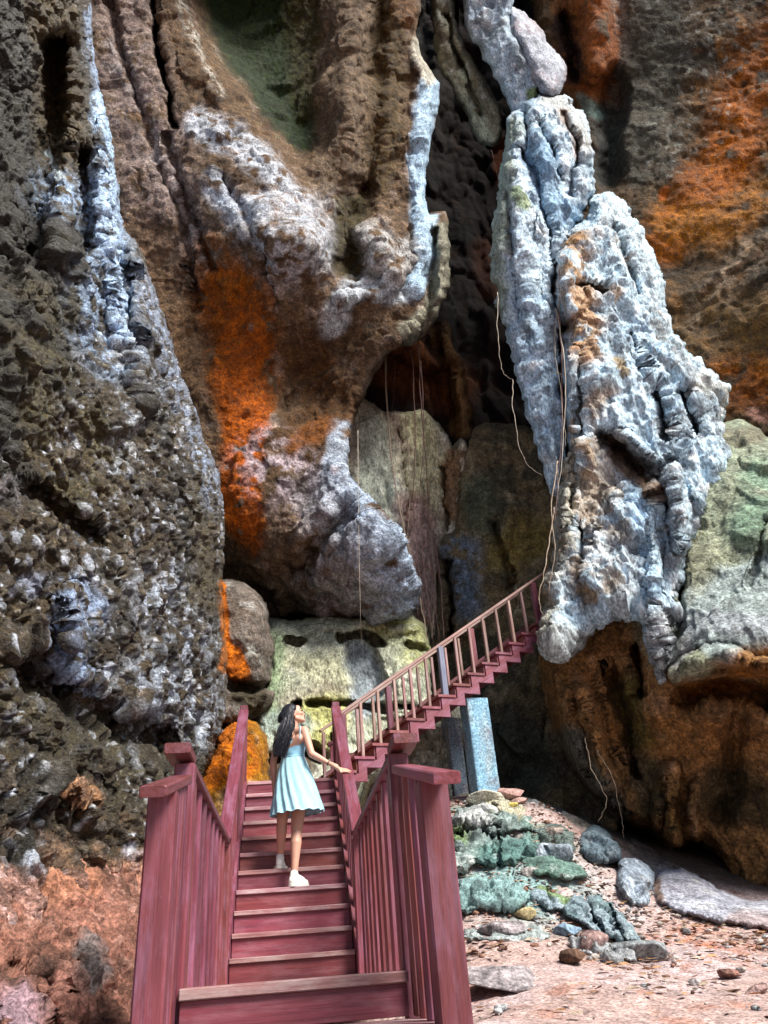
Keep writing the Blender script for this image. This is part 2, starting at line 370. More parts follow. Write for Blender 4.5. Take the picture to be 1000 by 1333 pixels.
def rock(name, outline, depth, mats, base, disp, strokes=(), relief=(), round_px=22, round_m=1.2, res=2.0, back=2.5, closed_back=True, parent=None, warp=6, label=None, cat=None, kind=None, rag=6, alb=1.0, dy=0, pebble_glint=None):
    if kind == 'structure': closed_back = False
    ol = smooth_loop(outline, 12); nz = np.c_[ol / 15, np.full(len(ol), len(name) * 3.7)]
    ol = ol + rag * np.c_[fbm(nz, 4, .6), fbm(nz + 40, 4, .6)]
    lo, hi = ol.min(0) - res, ol.max(0) + res
    # detail only where the frame and a margin can see it
    def axis(a, b, f0, f1):
        v = [a]
        while v[-1] < b:
            x = v[-1]; d = max(f0 - x, x - f1, 0); v.append(x + res * (1 + min(d / 25, 5)))
        return np.array(v)
    gx, gy = axis(lo[0], hi[0], -20, 1020), axis(lo[1], hi[1], -20, 1350)
    G = np.stack(np.meshgrid(gx, gy), -1).reshape(-1, 2); nx, ny = len(gx), len(gy)
    ins = inside(G, ol)
    I = np.arange(nx * ny).reshape(ny, nx); quads = np.stack([I[:-1, :-1], I[:-1, 1:], I[1:, 1:], I[1:, :-1]], -1).reshape(-1, 4)
    quads = quads[ins[quads].sum(1) >= 2]
    used = np.unique(quads); mp = np.full(nx * ny, -1); mp[used] = np.arange(len(used)); quads = mp[quads]; G = G[used]; ins = ins[used]
    dist, near, _ = seg_dist(G, ol, True); G = np.where(ins[:, None], G, near); dist = np.where(ins, dist, 0)
    Y = tps(depth, G) - dy
    wz = np.c_[G / 45, np.full(len(G), 3.3)]; wv = np.c_[fbm(wz, 4), fbm(wz + 70, 4)]
    Gw = G + warp * 2.2 * wv
    for s in relief:
        pts, r, h = s[:3]; prof = s[3] if len(s) > 3 else 'round'
        d, tt = near_dist(Gw, smooth_loop(pts, 4, False) if len(pts) > 2 else pts, np.max(r))
        if isinstance(r, tuple): r = r[0] + (r[1] - r[0]) * tt
        x = np.clip(d / r, 0, 1)
        g = {'round': np.clip(1 - x * x, 0, 1) ** 1.3, 'soft': (1 - x * x) ** 2, 'flat': 1 - sstep(.75, 1, x)}[prof]
        Y = Y - h * g
    t = np.clip(1 - dist / round_px, 0, 1); Y = Y + round_m * (1 - np.sqrt(np.clip(1 - t * t, 0, 1)))
    P = at(G[:, 0], G[:, 1], Y)
    edge = sstep(0, 10, dist)
    vd = (P - EYE); vd /= np.linalg.norm(vd, axis=1, keepdims=True); P0 = P; tot = 0
    for k, d in enumerate(disp):
        if k < 2:
            n = grid_normals(P, quads); n = np.where((n * vd).sum(1, keepdims=True) > 0, -n, n); fc = np.clip(-(n * vd).sum(1) / .45, .32, 1) if k == 0 else fc; n = n - .55 * vd; n /= np.linalg.norm(n, axis=1, keepdims=True)
        P = P + n * (disp_noise(P0, d) * (.35 + .65 * edge) * (fc if d[1] < 3 else np.sqrt(fc)))[:, None]
    # colour
    c1, c2, c3, sc = base
    q = P * np.array((1, 1, .7)) * sc
    f1 = fbm(q, 5)[:, None]; f2 = fbm(q * 2.7 + 11, 4)[:, None]
    C = np.array(c1) * np.ones((len(P), 3)); C = C + (np.array(c2) - C) * sstep(-.05, .35, f1); C = C + (np.array(c3) - C) * sstep(.1, .45, f2)
    C = C * alb
    if pebble_glint:  # pale knob tips: highlights put into the colour along with pebble tones
        for sc_, an_, pal, share in pebble_glint:
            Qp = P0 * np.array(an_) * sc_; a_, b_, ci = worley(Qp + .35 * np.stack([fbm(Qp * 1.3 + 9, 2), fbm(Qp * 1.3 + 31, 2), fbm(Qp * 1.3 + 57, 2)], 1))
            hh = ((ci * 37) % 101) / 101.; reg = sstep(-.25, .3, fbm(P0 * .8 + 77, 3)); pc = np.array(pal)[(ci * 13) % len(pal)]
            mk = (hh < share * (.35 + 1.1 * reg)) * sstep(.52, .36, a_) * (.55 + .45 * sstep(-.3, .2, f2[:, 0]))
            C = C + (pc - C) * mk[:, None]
    for s in strokes:
        pts, r, rgb = s[:3]; k = s[3] if len(s) > 3 else 1.0; soft = s[4] if len(s) > 4 else .55; patch = s[5] if len(s) > 5 else None
        d, tt = near_dist(Gw, smooth_loop(pts, 4, False) if len(pts) > 2 else pts, np.max(r) * 1.7)
        if isinstance(r, tuple): r = r[0] + (r[1] - r[0]) * tt
        m = 1 - sstep(1 - soft, 1 + soft * .4, d / r)
        if patch:
            v = np.zeros(len(P)); kk = np.flatnonzero(m > 0)
            v[kk] = fbm(P[kk] * np.array((1, 1, patch[2] if len(patch) > 2 else 1)) * patch[0] + 5 + len(pts), 5); m = m * sstep(patch[1] - .12, patch[1] + .12, v)
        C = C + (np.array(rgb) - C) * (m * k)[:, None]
    C = np.clip(C * (1 + .28 * f2), .004, .95)
    # wrap the rim back to a closed body
    e = np.sort(np.stack([quads, np.roll(quads, -1, 1)], -1).reshape(-1, 2), 1); raw = np.stack([quads, np.roll(quads, -1, 1)], -1).reshape(-1, 2)
    key = e[:, 0].astype(np.int64) * (len(P) + 1) + e[:, 1]; u, inv, cnt = np.unique(key, return_inverse=True, return_counts=True)
    bd = raw[cnt[inv] == 1]; bv = np.unique(bd)
    cen = P[bv].mean(0); rays_ = P[bv] - EYE; rays_ /= np.linalg.norm(rays_, axis=1, keepdims=True)
    pull = cen - P[bv]; pull = pull / (np.linalg.norm(pull, axis=1, keepdims=True) + 1e-9) * np.minimum(np.linalg.norm(pull, axis=1, keepdims=True) * .1, .12 * back); pull[:, 1] = 0
    r1 = P[bv] + rays_ * back * .35 + pull * .2; r2 = P[bv] + rays_ * back + pull
    nb = len(bv); ix = np.full(len(P), -1); ix[bv] = np.arange(nb); a_, b_ = ix[bd[:, 0]], ix[bd[:, 1]]; n0 = len(P)
    q1 = np.stack([bd[:, 1], bd[:, 0], n0 + a_, n0 + b_], 1); q2 = np.stack([n0 + b_, n0 + a_, n0 + nb + a_, n0 + nb + b_], 1)
    V = np.concatenate([P, r1, r2]); Cc = np.concatenate([C, C[bv], C[bv]]); Q = np.concatenate([quads, q1, q2])
    if closed_back:
        V = np.concatenate([V, (cen + _n(cen - EYE) * back)[None]]); Cc = np.concatenate([Cc, C[bv].mean(0)[None]])
        k = len(V) - 1; q3 = np.stack([n0 + nb + b_, n0 + nb + a_, np.full(len(a_), k), np.full(len(a_), k)], 1)
        Q = np.concatenate([Q, q3[:, [0, 1, 2, 2]]]) if False else Q
        tri = q3[:, :3]
    o = mesh_obj(name, V, Q, mats, parent, smooth=False, cols=Cc)
    if closed_back:
        bm = bmesh.new(); bm.from_mesh(o.data); bm.verts.ensure_lookup_table()
        for x in tri:
            try: bm.faces.new([bm.verts[int(i)] for i in x])
            except ValueError: pass
        bm.to_mesh(o.data); bm.free()
    o.data.polygons.foreach_set('use_smooth', np.ones(len(o.data.polygons), bool))
    tag(o, label, cat, None, kind)
    return o
# ------------------------------------------------------------------ the cave
ROCK = rock_mat('limestone', 5.5, 1.0, .085, .34, 1.85, fleck=.22)
ROCKDARK = rock_mat('pitted_limestone', 9.0, 1.0, .06, .28, 2.2, .6, fleck=.6, spec=.5)  # strong fleck paints highlight specks on the left wall's rock
PALE = rock_mat('pale_limestone', 6.0, 1.0, .07, .33, 1.55, streak=.45)
ROCKSHADE = rock_mat('cleft_rock', 5, .8, .05, .5, 1.5)
STREAK = rock_mat('streaked_limestone', 5.0, .75, .05, .5, 1.5, streak=.45)

# 1 left wall: close, dark, knobbly conglomerate
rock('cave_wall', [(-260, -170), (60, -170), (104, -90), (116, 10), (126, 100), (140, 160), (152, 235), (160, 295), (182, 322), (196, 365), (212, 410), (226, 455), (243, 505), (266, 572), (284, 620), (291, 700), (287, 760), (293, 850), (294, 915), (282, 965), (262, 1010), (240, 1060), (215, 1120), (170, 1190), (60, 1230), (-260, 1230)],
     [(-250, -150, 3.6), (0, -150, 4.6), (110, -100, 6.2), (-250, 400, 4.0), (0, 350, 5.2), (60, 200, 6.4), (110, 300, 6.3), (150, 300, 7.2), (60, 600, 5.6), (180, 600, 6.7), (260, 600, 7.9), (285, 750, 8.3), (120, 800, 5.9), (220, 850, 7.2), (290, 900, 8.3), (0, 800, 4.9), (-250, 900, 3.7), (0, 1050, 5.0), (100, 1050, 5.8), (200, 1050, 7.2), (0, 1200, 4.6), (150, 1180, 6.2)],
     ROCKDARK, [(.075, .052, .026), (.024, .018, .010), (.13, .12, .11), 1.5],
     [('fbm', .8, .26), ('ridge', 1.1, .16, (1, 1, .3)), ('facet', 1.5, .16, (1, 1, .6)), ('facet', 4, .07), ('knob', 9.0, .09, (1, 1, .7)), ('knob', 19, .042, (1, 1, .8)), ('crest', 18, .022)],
     strokes=[
         ([(-100, 100), (20, 60), (40, 300), (0, 480)], 105, (.012, .010, .006), .95),  # dark brown wall tone pushed near-black in place of shade
         ([(60, 0), (70, 120), (90, 260)], 38, (.060, .042, .018), .8),
         ([(118, 20), (124, 70), (134, 140)], 14, (.40, .48, .62), .9, .6, (4, -.1)),
         ([(128, 130), (138, 200), (142, 260), (150, 320), (160, 390), (168, 440)], 18, (.48, .60, .76), 1.0, .6, (5, -.12)),
         ([(70, 255), (120, 270), (135, 330), (120, 400), (150, 470)], 42, (.32, .40, .52), .9, .8, (5, -.0)),
         ([(62, 208), (72, 222), (80, 236)], 6, (.55, .62, .66), .9),
         ([(195, 380), (215, 470), (250, 560), (270, 640)], 30, (.26, .30, .38), .85, .8, (6, .02)),
         ([(150, 430), (160, 520), (150, 600)], 24, (.42, .45, .48), .85, .8, (7, .08)),
         ([(30, 420), (60, 500), (90, 640), (120, 560)], 60, (.055, .045, .02), .7, .8, (2, 0)),
         ([(90, 770), (110, 800), (70, 830), (110, 880)], 28, (.30, .36, .48), .9, .8, (6, -.02)),
         ([(200, 780), (230, 850), (190, 900), (260, 930)], 54, (.30, .33, .38), .85, .8, (7, .05)),
         ([(20, 770), (45, 760)], 16, (.22, .24, .3), .8, .8, (4, -.05)),
         ([(0, 640), (30, 660)], 20, (.16, .15, .16), .8, .8, (4, -.05)),
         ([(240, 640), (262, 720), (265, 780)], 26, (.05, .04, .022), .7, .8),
         ([(288, 760), (292, 800), (290, 870)], 7, (.36, .12, .025), .75, .6, (5, -.2)),
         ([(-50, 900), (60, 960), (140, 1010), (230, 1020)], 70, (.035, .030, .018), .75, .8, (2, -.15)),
         ([(90, 1030), (110, 1040)], 20, (.30, .18, .12), .8, .7, (4, -.2)),
         ([(0, 1110), (80, 1120), (170, 1090)], 34, (.22, .15, .11), .6, .8, (3, 0)),
         ([(0, 1180), (90, 1190), (200, 1150)], 50, (.33, .21, .18), .9),
     ],
     relief=[([(104, 200), (112, 250), (108, 320)], 20, -.8, 'soft'), ([(158, 330), (166, 390), (176, 450)], (15, 10), -.7, 'soft'),
             ([(70, 60), (60, 200), (40, 330)], 30, -.9, 'soft'), ([(140, 150), (146, 300), (160, 420), (190, 520)], 22, .35, 'soft'),
             ([(90, 780), (100, 830)], 24, .35), ([(40, 640), (120, 700)], 26, -.4, 'soft'), ([(20, 870), (120, 930), (200, 960)], 40, -.6, 'soft'), ([(110, 1030)], 22, .3) if False else ([(100, 1028), (116, 1040)], 22, .3)],
     round_px=34, round_m=1.2, res=1.6, back=3.5, alb=.46, pebble_glint=[(9.0, (1, 1, .7), [(.20, .21, .24), (.30, .32, .36), (.12, .10, .08), (.42, 0.45, .50)], .24), (19, (1, 1, .8), [(.26, .27, .30), (.50, .53, .58), (.14, .12, .09), (.34, .35, .37)], .30)], label='dark knobbly conglomerate cave wall on the left', kind='structure')

# 2 the great bulging back wall left of the cleft
rock('cave_wall', [(20, -170), (540, -170), (552, -60), (549, 0), (541, 40), (552, 80), (570, 112), (566, 160), (556, 205), (553, 250), (560, 280), (578, 276), (585, 310), (583, 372), (566, 415), (540, 446), (520, 450), (498, 470), (474, 515), (456, 566), (450, 608), (466, 636), (500, 680), (530, 725), (546, 770), (530, 796), (480, 803), (430, 803), (390, 798), (350, 806), (310, 800), (270, 780), (200, 740), (100, 500), (20, 200)],
     [(60, -150, 8.6), (300, -150, 8.4), (520, -150, 9.4), (130, 50, 9.6), (150, 250, 10.3), (200, 150, 10.0), (250, 250, 10.2), (330, 250, 9.9), (380, 300, 9.6), (420, 330, 10.0), (300, -20, 11.3), (330, 70, 11.4), (390, 160, 11.1), (425, 250, 10.6), (235, 20, 10.0), (285, 130, 10.1), (345, 210, 10.0), (450, 20, 10.2), (450, 140, 10.2), (370, 30, 11.2), (500, 100, 10.6), (545, 150, 10.9), (490, 250, 10.8), (540, 300, 10.7), (500, 380, 10.6), (430, 410, 10.6), (260, 400, 10.9), (320, 500, 10.9), (330, 650, 11.0), (415, 525, 11.7), (380, 480, 11.3), (448, 570, 10.9), (480, 470, 11.0), (430, 640, 10.8), (400, 620, 10.9), (480, 720, 10.5), (400, 720, 10.9), (540, 760, 11.0), (300, 740, 11.8), (330, 790, 12.8), (420, 795, 12.0), (480, 795, 11.4), (100, 500, 11)],
     ROCK, [(.135, .092, .062), (.065, .040, .024), (.25, .20, .17), .9],
     [('fbm', .45, .30), ('ridge', .8, .16, (1, 1, .3, 32)), ('facet', .8, .16, (1, 1, .5, 32)), ('facet', 2.2, .07, (1, 1, .5, 32)), ('ridge', 2.6, .045, (1, 1, .35, 32)), ('facet', 5.5, .03), ('fbm', 9, .035), ('fbm', 20, .016)],
     strokes=[
         ([(160, -40), (170, 100), (200, 220), (230, 330)], 60, (.19, .15, .14), .8, .8, (1.6, -.15)),
         ([(225, -50), (228, 40), (255, 120)], 24, (.085, .055, .034), .85),
         ([(320, -100), (340, 60), (380, 150)], 84, (.20, .24, .14), .45, .8, (9, .36)), ([(450, -60), (448, 120), (435, 250)], 34, (.36, .30, .22), .65, .8, (8, .12)), ([(150, 0), (190, 180), (240, 330)], 60, (.32, .27, .25), .6, .8, (6, .12)),
         ([(260, 60), (300, 130), (340, 195)], 17, (.105, .070, .044), .9),
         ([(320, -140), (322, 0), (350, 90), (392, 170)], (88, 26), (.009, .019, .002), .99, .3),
         ([(395, -60), (395, 60), (400, 140)], 26, (.030, .028, .008), .85),
         ([(450, -60), (452, 60), (445, 160), (435, 230)], 34, (.125, .092, .066), .9),
         ([(505, -60), (505, 60), (500, 160), (495, 230)], 28, (.060, .040, .018), .9),
         ([(525, -60), (530, 30)], 18, (.12, .066, .036), .8),
         ([(262, 165), (310, 190), (350, 225), (400, 285), (425, 330)], 24, (.50, .53, .58), .9, .7, (4, -.1)), ([(236, 10), (256, 70), (282, 130)], 8, (.42, .40, .36), .8, .7, (5, 0)), ([(150, 60), (200, 190), (262, 330)], 14, (.34, .31, .31), .7, .8, (4, .0)), ([(455, 590), (445, 640), (470, 690)], 16, (.46, .50, .56), .9, .7, (4, -.2)),
         ([(285, 245), (310, 275), (340, 270)], 20, (.48, .52, .58), .9, .7, (3, -.15)),
         ([(350, 300), (385, 330), (420, 300)], 52, (.40, .40, .42), .9, .8, (4, -.02)),
         ([(190, 330), (230, 420), (250, 480)], 60, (.135, .09, .06), .8),
         ([(300, 385), (315, 430), (315, 500)], 46, (.27, .090, .036), .95, .7, (4, -.2)),
         ([(310, 480), (318, 560), (312, 630), (326, 700)], (36, 24), (.33, .098, .034), 1.0, .5, (4.5, -.2)),
         ([(280, 330), (300, 370)], 30, (.26, .12, .06), .75, .7, (2.5, -.1)),
         ([(456, 275), (450, 340)], 28, (.035, .026, .008), .95, .4),
         ([(400, 470), (430, 540), (400, 580)], 46, (.07, .038, .02), .9),
         ([(545, 60), (562, 120)], 10, (.40, .38, .33), .85),
         ([(560, 110), (553, 180), (548, 240), (556, 300), (552, 350), (530, 380)], 17, (.46, .58, .70), 1.0, .45), ([(545, 60), (558, 100)], 12, (.42, .40, .34), .9),
         ([(520, 380), (480, 375), (445, 390), (430, 425)], 20, (.50, .54, .58), .9, .7, (3.5, -.2)),
         ([(490, 310), (500, 345), (530, 330)], 22, (.44, .44, .44), .8, .7, (3.5, -.1)),
         ([(575, 300), (576, 350), (560, 405), (535, 435)], 15, (.24, .235, .19), .9),
         ([(340, 600), (380, 630), (430, 640)], 46, (.36, .31, .33), .9, .8, (4, -.05)),
         ([(445, 560), (436, 620), (430, 660)], 13, (.34, .38, .44), .9, .6, (3, -.25)),
         ([(380, 590), (430, 560)], 14, (.16, .07, .035), .7),
         ([(455, 675), (425, 705), (400, 738)], 20, (.035, .026, .018), .95), ([(350, 760), (420, 770), (470, 785)], 22, (.13, .115, .10), .7, .7, (3, -.1)),  # first stroke paints the hole's inner shade as dark colour
         ([(470, 650), (500, 720), (510, 770)], 52, (.40, .47, .57), .95, .7, (3, -.25)), ([(420, 660), (450, 720), (440, 780)], 50, (.28, .28, .30), .75, .8, (3, -.1)),
         ([(400, 770), (460, 770), (500, 780)], 26, (.22, .23, .24), .85, .8, (2, -.2)),
         ([(300, 720), (340, 770), (390, 795)], 34, (.035, .028, .017), .9),  # shade under the overhang painted in dark brown
         ([(350, 700), (380, 745)], 24, (.14, .11, .085), .7),
     ],
     relief=[([(195, -60), (203, 40), (214, 110), (228, 165)], (10, 5), -1.2, 'soft'), ([(232, 0), (262, 85), (300, 140), (345, 200), (395, 255), (432, 320)], 22, .10), ([(140, 0), (180, 140), (240, 300), (262, 400)], 10, -.2, 'soft'), ([(290, 230), (330, 300), (360, 400)], 10, -.18, 'soft'), 
             ([(250, 40), (300, 140), (380, 245)], 40, .14), ([(450, 0), (450, 160), (440, 240)], 46, .35), ([(492, 0), (480, 120), (474, 240)], 26, -.35, 'soft'),
             ([(458, 255), (452, 335)], 38, -.75, 'soft'), ([(552, 60), (551, 200), (552, 300), (540, 370)], 18, .2), ([(390, 320), (350, 300)], 55, .45, 'soft'),
             ([(215, 180), (250, 280), (280, 350)], 12, -.3, 'soft'), ([(470, 300), (505, 350)], 25, .35),
             ([(445, 392), (500, 372), (530, 340)], 10, .16), ([(300, 372), (300, 376)], 20, .05),
             ([(456, 672), (425, 705), (398, 735)], 30, -.55, 'soft'), 
             ([(585, 280), (588, 420)], 8, .1), ([(520, 450), (556, 420), (566, 300)], 10, -.5, 'soft')],
     round_px=13, round_m=.7, res=1.8, back=4, alb=.88, label='high bulging brown back wall with the orange stain', kind='structure')

# 3 inner pale column under the cavity
rock('flowstone_column', [(425, 470), (455, 500), (490, 530), (520, 536), (548, 534), (572, 552), (592, 585), (604, 572), (613, 640), (612, 698), (598, 702), (582, 712), (572, 745), (577, 800), (582, 860), (540, 870), (420, 850), (400, 600)],
     [(430, 500, 13.4), (500, 540, 13.2), (550, 545, 13.2), (520, 640, 12.9), (570, 620, 13.3), (605, 600, 13.2), (610, 690, 13.2), (590, 650, 13.8), (540, 740, 13.0), (570, 720, 13.5), (560, 840, 13.4), (450, 800, 13.2)],
     STREAK, [(.46, .43, .35), (.30, .24, .20), (.58, .56, .50), 1.2], [('fbm', .7, .2), ('ridge', 1.6, .16, (1, 1, .14)), ('ridge', 4.2, .07, (1, 1, .14)), ('facet', 1.6, .12, (1, 1, .5)), ('fbm', 7, .05), ('fbm', 16, .025)],
     strokes=[([(545, 545), (555, 600), (545, 650)], 26, (.52, .50, .36), .85), ([(480, 560), (490, 640), (500, 700)], 26, (.46, .50, .44), .8), ([(530, 660), (545, 730), (556, 800)], 24, (.42, .31, .29), .85), ([(590, 600), (592, 670)], 14, (.26, .17, .11), .85), ([(606, 580), (611, 690)], 7, (.66, .58, .48), .95), ([(500, 720), (530, 780)], 18, (.22, .26, .32), .8)],
     relief=[([(575, 610), (580, 690)], 9, -.5, 'soft'), ([(520, 560), (530, 700)], 8, -.3, 'soft'), ([(606, 580), (611, 690)], 8, .35)],
     round_px=11, round_m=.6, back=2.5, label='pale greenish flowstone column deep in the cleft behind the hanging roots', cat='rock column', kind='thing')

# 4 deep cleft, its shade put into a near-black rock colour
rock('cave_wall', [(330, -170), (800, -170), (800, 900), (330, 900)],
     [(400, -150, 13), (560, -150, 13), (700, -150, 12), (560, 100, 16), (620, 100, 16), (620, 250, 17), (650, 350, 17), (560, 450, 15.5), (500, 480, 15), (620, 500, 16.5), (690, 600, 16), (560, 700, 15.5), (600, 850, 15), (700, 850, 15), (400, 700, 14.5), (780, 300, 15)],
     ROCKSHADE, [(.013, .009, .008), (.007, .006, .005), (.026, .014, .010), .7], [('fbm', .4, .7), ('ridge', .9, .25, (1, 1, .3)), ('facet', 1.2, .2, (1, 1, .4)), ('fbm', 8, .04)],
     strokes=[([(500, 460), (540, 480), (580, 500)], 44, (.20, .095, .06), .85), ([(570, 430), (595, 500), (600, 560)], 14, (.24, .15, .09), .85), ([(625, 330), (640, 380)], 20, (.09, .04, .028), .8), ([(650, 190), (655, 240)], 10, (.2, .08, .05), .7)],
     relief=[([(575, 420), (598, 500), (606, 580)], 14, 1.0), ([(520, 440), (560, 470)], 22, .8)],
     round_px=10, round_m=.2, res=2.4, back=1.5, label='deep black cleft at the back of the cave', kind='structure')
rock('cave_wall', [(592, 690), (598, 640), (608, 590), (626, 552), (700, 560), (770, 600), (800, 1080), (600, 1080), (560, 940), (566, 800), (574, 705)],
     [(620, 620, 12.6), (680, 620, 12.2), (640, 700, 12.4), (600, 740, 12.8), (700, 740, 11.8), (580, 900, 12.8), (660, 900, 12.0), (760, 900, 11.2), (680, 1040, 11.4)],
     ROCK, [(.18, .145, .095), (.08, .07, .05), (.27, .23, .16), 1.0], [('fbm', .6, .3), ('ridge', 1.4, .16, (1, 1, .2)), ('facet', 1.3, .2, (1, 1, .5)), ('ridge', 4, .06, (1, 1, .2)), ('fbm', 12, .03)],
     strokes=[([(600, 720), (612, 790)], 26, (.20, .24, .30), .8, .8, (3, -.1)), ([(660, 720), (690, 700)], 34, (.24, .18, .08), .7), ([(630, 680), (625, 640)], 24, (.075, .085, .06), .8), ([(640, 980), (690, 1000)], 60, (.05, .062, .055), .9)],
     relief=[([(640, 680), (665, 760)], 10, -.4, 'soft'), ([(585, 730), (588, 840)], 10, -.8, 'soft')],
     round_px=16, round_m=.5, back=2.5, label='olive brown rock face behind the upper stair', kind='structure')

# 5 hanging flakes at the top of the cleft
rock('hanging_rock', [(556, -170), (600, -170), (590, -20), (598, 40), (622, 90), (645, 130), (654, 165), (646, 186), (624, 184), (606, 150), (588, 112), (572, 86), (564, 40)],
     [(570, -150, 10.5), (575, 0, 11.4), (600, 90, 11.8), (640, 175, 12), (585, 60, 11.5), (640, 140, 11.7)], STREAK, [(.17, .165, .13), (.08, .07, .05), (.26, .27, .25), 1.3], [('fbm', 1.2, .15), ('facet', 2.2, .16, (1, 1, .4)), ('ridge', 3, .08, (1, 1, .25)), ('fbm', 8, .05)],
     strokes=[([(600, 100), (622, 160), (634, 180)], 10, (.30, .32, .26), .9)], relief=[([(578, 20), (600, 90), (625, 150)], 6, -.4, 'soft')], round_px=8, round_m=.6, back=1.5, label='grey-green rock blade hanging at the top of the cleft', cat='hanging rock', kind='thing')
rock('hanging_rock', [(596, -170), (690, -170), (676, -60), (668, -5), (664, 30), (682, 62), (698, 96), (702, 122), (692, 140), (672, 150), (655, 120), (640, 92), (622, 62), (606, 24)],
     [(640, -150, 9.6), (635, 0, 10.6), (650, 60, 10.7), (690, 120, 10.8), (625, 40, 10.9)], PALE, [(.44, .52, .60), (.22, .25, .28), (.60, .64, .68), 1.4], [('fbm', 1.3, .14), ('facet', 2.2, .14, (1, 1, .6)), ('ridge', 4, .05, (1, 1, .3)), ('facet', 6, .04), ('fbm', 12, .02)],
     strokes=[([(693, 120), (696, 128)], 9, (.16, .22, .06), .8)], round_px=9, round_m=.6, back=1.6, label='blue-white rock band running down to the pillar top', cat='hanging rock', kind='thing')
rock('hanging_rock', [(664, 8), (690, 22), (708, 42), (718, 62), (732, 76), (738, 94), (734, 112), (722, 128), (706, 122), (690, 100), (678, 72), (662, 40)],
     [(700, 50, 10.4), (715, 90, 10.2), (732, 95, 10.4), (690, 80, 10.4)], PALE, [(.40, .42, .47), (.34, .30, .32), (.5, .54, .6), 1.5], [('fbm', 1.5, .10), ('fbm', 5, .06), ('knob', 10, .03)], round_px=16, round_m=.7, back=1.0, label='pale rock knob hanging just above the pillar tip', cat='hanging rock', kind='thing')

# 6 right wall
rock('cave_wall', [(655, -170), (1300, -170), (1300, 1330), (800, 1330), (740, 900), (720, 500), (700, 120), (690, 0)],
     [(680, -150, 10.2), (900, -150, 9.0), (1300, -150, 7.0), (720, 60, 12.0), (790, 60, 11.6), (800, 200, 12.2), (950, 100, 10.6), (900, 300, 11.6), (1000, 350, 10.6), (950, 480, 11.4), (1300, 300, 8.0), (1300, 900, 8.5), (800, 600, 13), (900, 800, 13), (900, 1100, 12.2), (1000, 1150, 11), (1300, 1250, 9), (800, 1150, 13)],
     ROCK, [(.080, .052, .030), (.034, .025, .016), (.15, .085, .045), .8], [('fbm', .4, .4), ('ridge', 1.0, .07, (1, 1, .35, -52)), ('facet', .9, .07, (1, 1, .5, -52)), ('ridge', 3.0, .04, (1, 1, .25, -52)), ('fbm', 6, .05), ('fbm', 15, .025)],
     strokes=[
         ([(770, -60), (775, 30), (770, 90)], 50, (.24, .105, .06), .85, .7, (1.4, -.25)), ([(730, 30), (745, 80), (748, 100)], 16, (.02, .013, .011), .9, .5, (3, -.15)), ([(800, 0), (812, 70), (800, 130)], 12, (.30, .27, .24), .7, .7, (3, -.15)),
         ([(860, -100), (850, 80), (830, 190)], 52, (.062, .058, .046), .9), ([(790, 150), (785, 230)], 22, (.040, .048, .046), .8), ([(780, 150), (760, 130)], 10, (.12, .18, .17), .6),
         ([(1080, 20), (985, 110), (950, 200), (900, 270), (860, 320)], (60, 30), (.25, .088, .030), .9, .7, (1.8, -.2)), ([(965, 150), (940, 230)], 26, (.34, .12, .04), .75, .7, (2.5, -.15)), ([(868, 250), (866, 254)], 8, (.42, .12, .04), .9),
         ([(870, 290), (940, 290), (990, 250)], 28, (.30, .15, .07), .8, .8, (2, -.2)), ([(1010, 290), (940, 370), (890, 420)], 26, (.26, .20, .15), .75, .8, (4, .02)), ([(920, 430), (1000, 420)], 50, (.12, .075, .038), .7, .8, (1.6, -.2)),
         ([(950, 500), (1010, 500), (1060, 520)], 40, (.20, .08, .036), .8, .7, (2, -.2)), ([(985, 540), (1000, 545)], 10, (.32, .2, .17), .8), ([(900, 20), (930, 120), (890, 170)], 90, (.32, .33, .30), .6, .8, (5, .24)),
         ([(850, 1100), (950, 1120), (1100, 1180)], 90, (.022, .017, .012), .95), ([(850, 900), (950, 1000)], 90, (.06, .042, .022), .9)],  # first stroke paints the shade of the void below the boulder
     relief=[([(800, 100), (790, 230)], 26, -.7, 'soft'), ([(770, -50), (772, 80)], 34, .5, 'soft'), ([(735, 20), (750, 100)], 12, -.6, 'soft'), ([(900, 380), (1010, 300)], 14, .08, 'soft'), ([(890, 430), (1010, 340)], 14, .08, 'soft')],
     round_px=20, round_m=.4, res=2.2, back=2, alb=.9, label='dark brown and orange right cave wall', kind='structure')
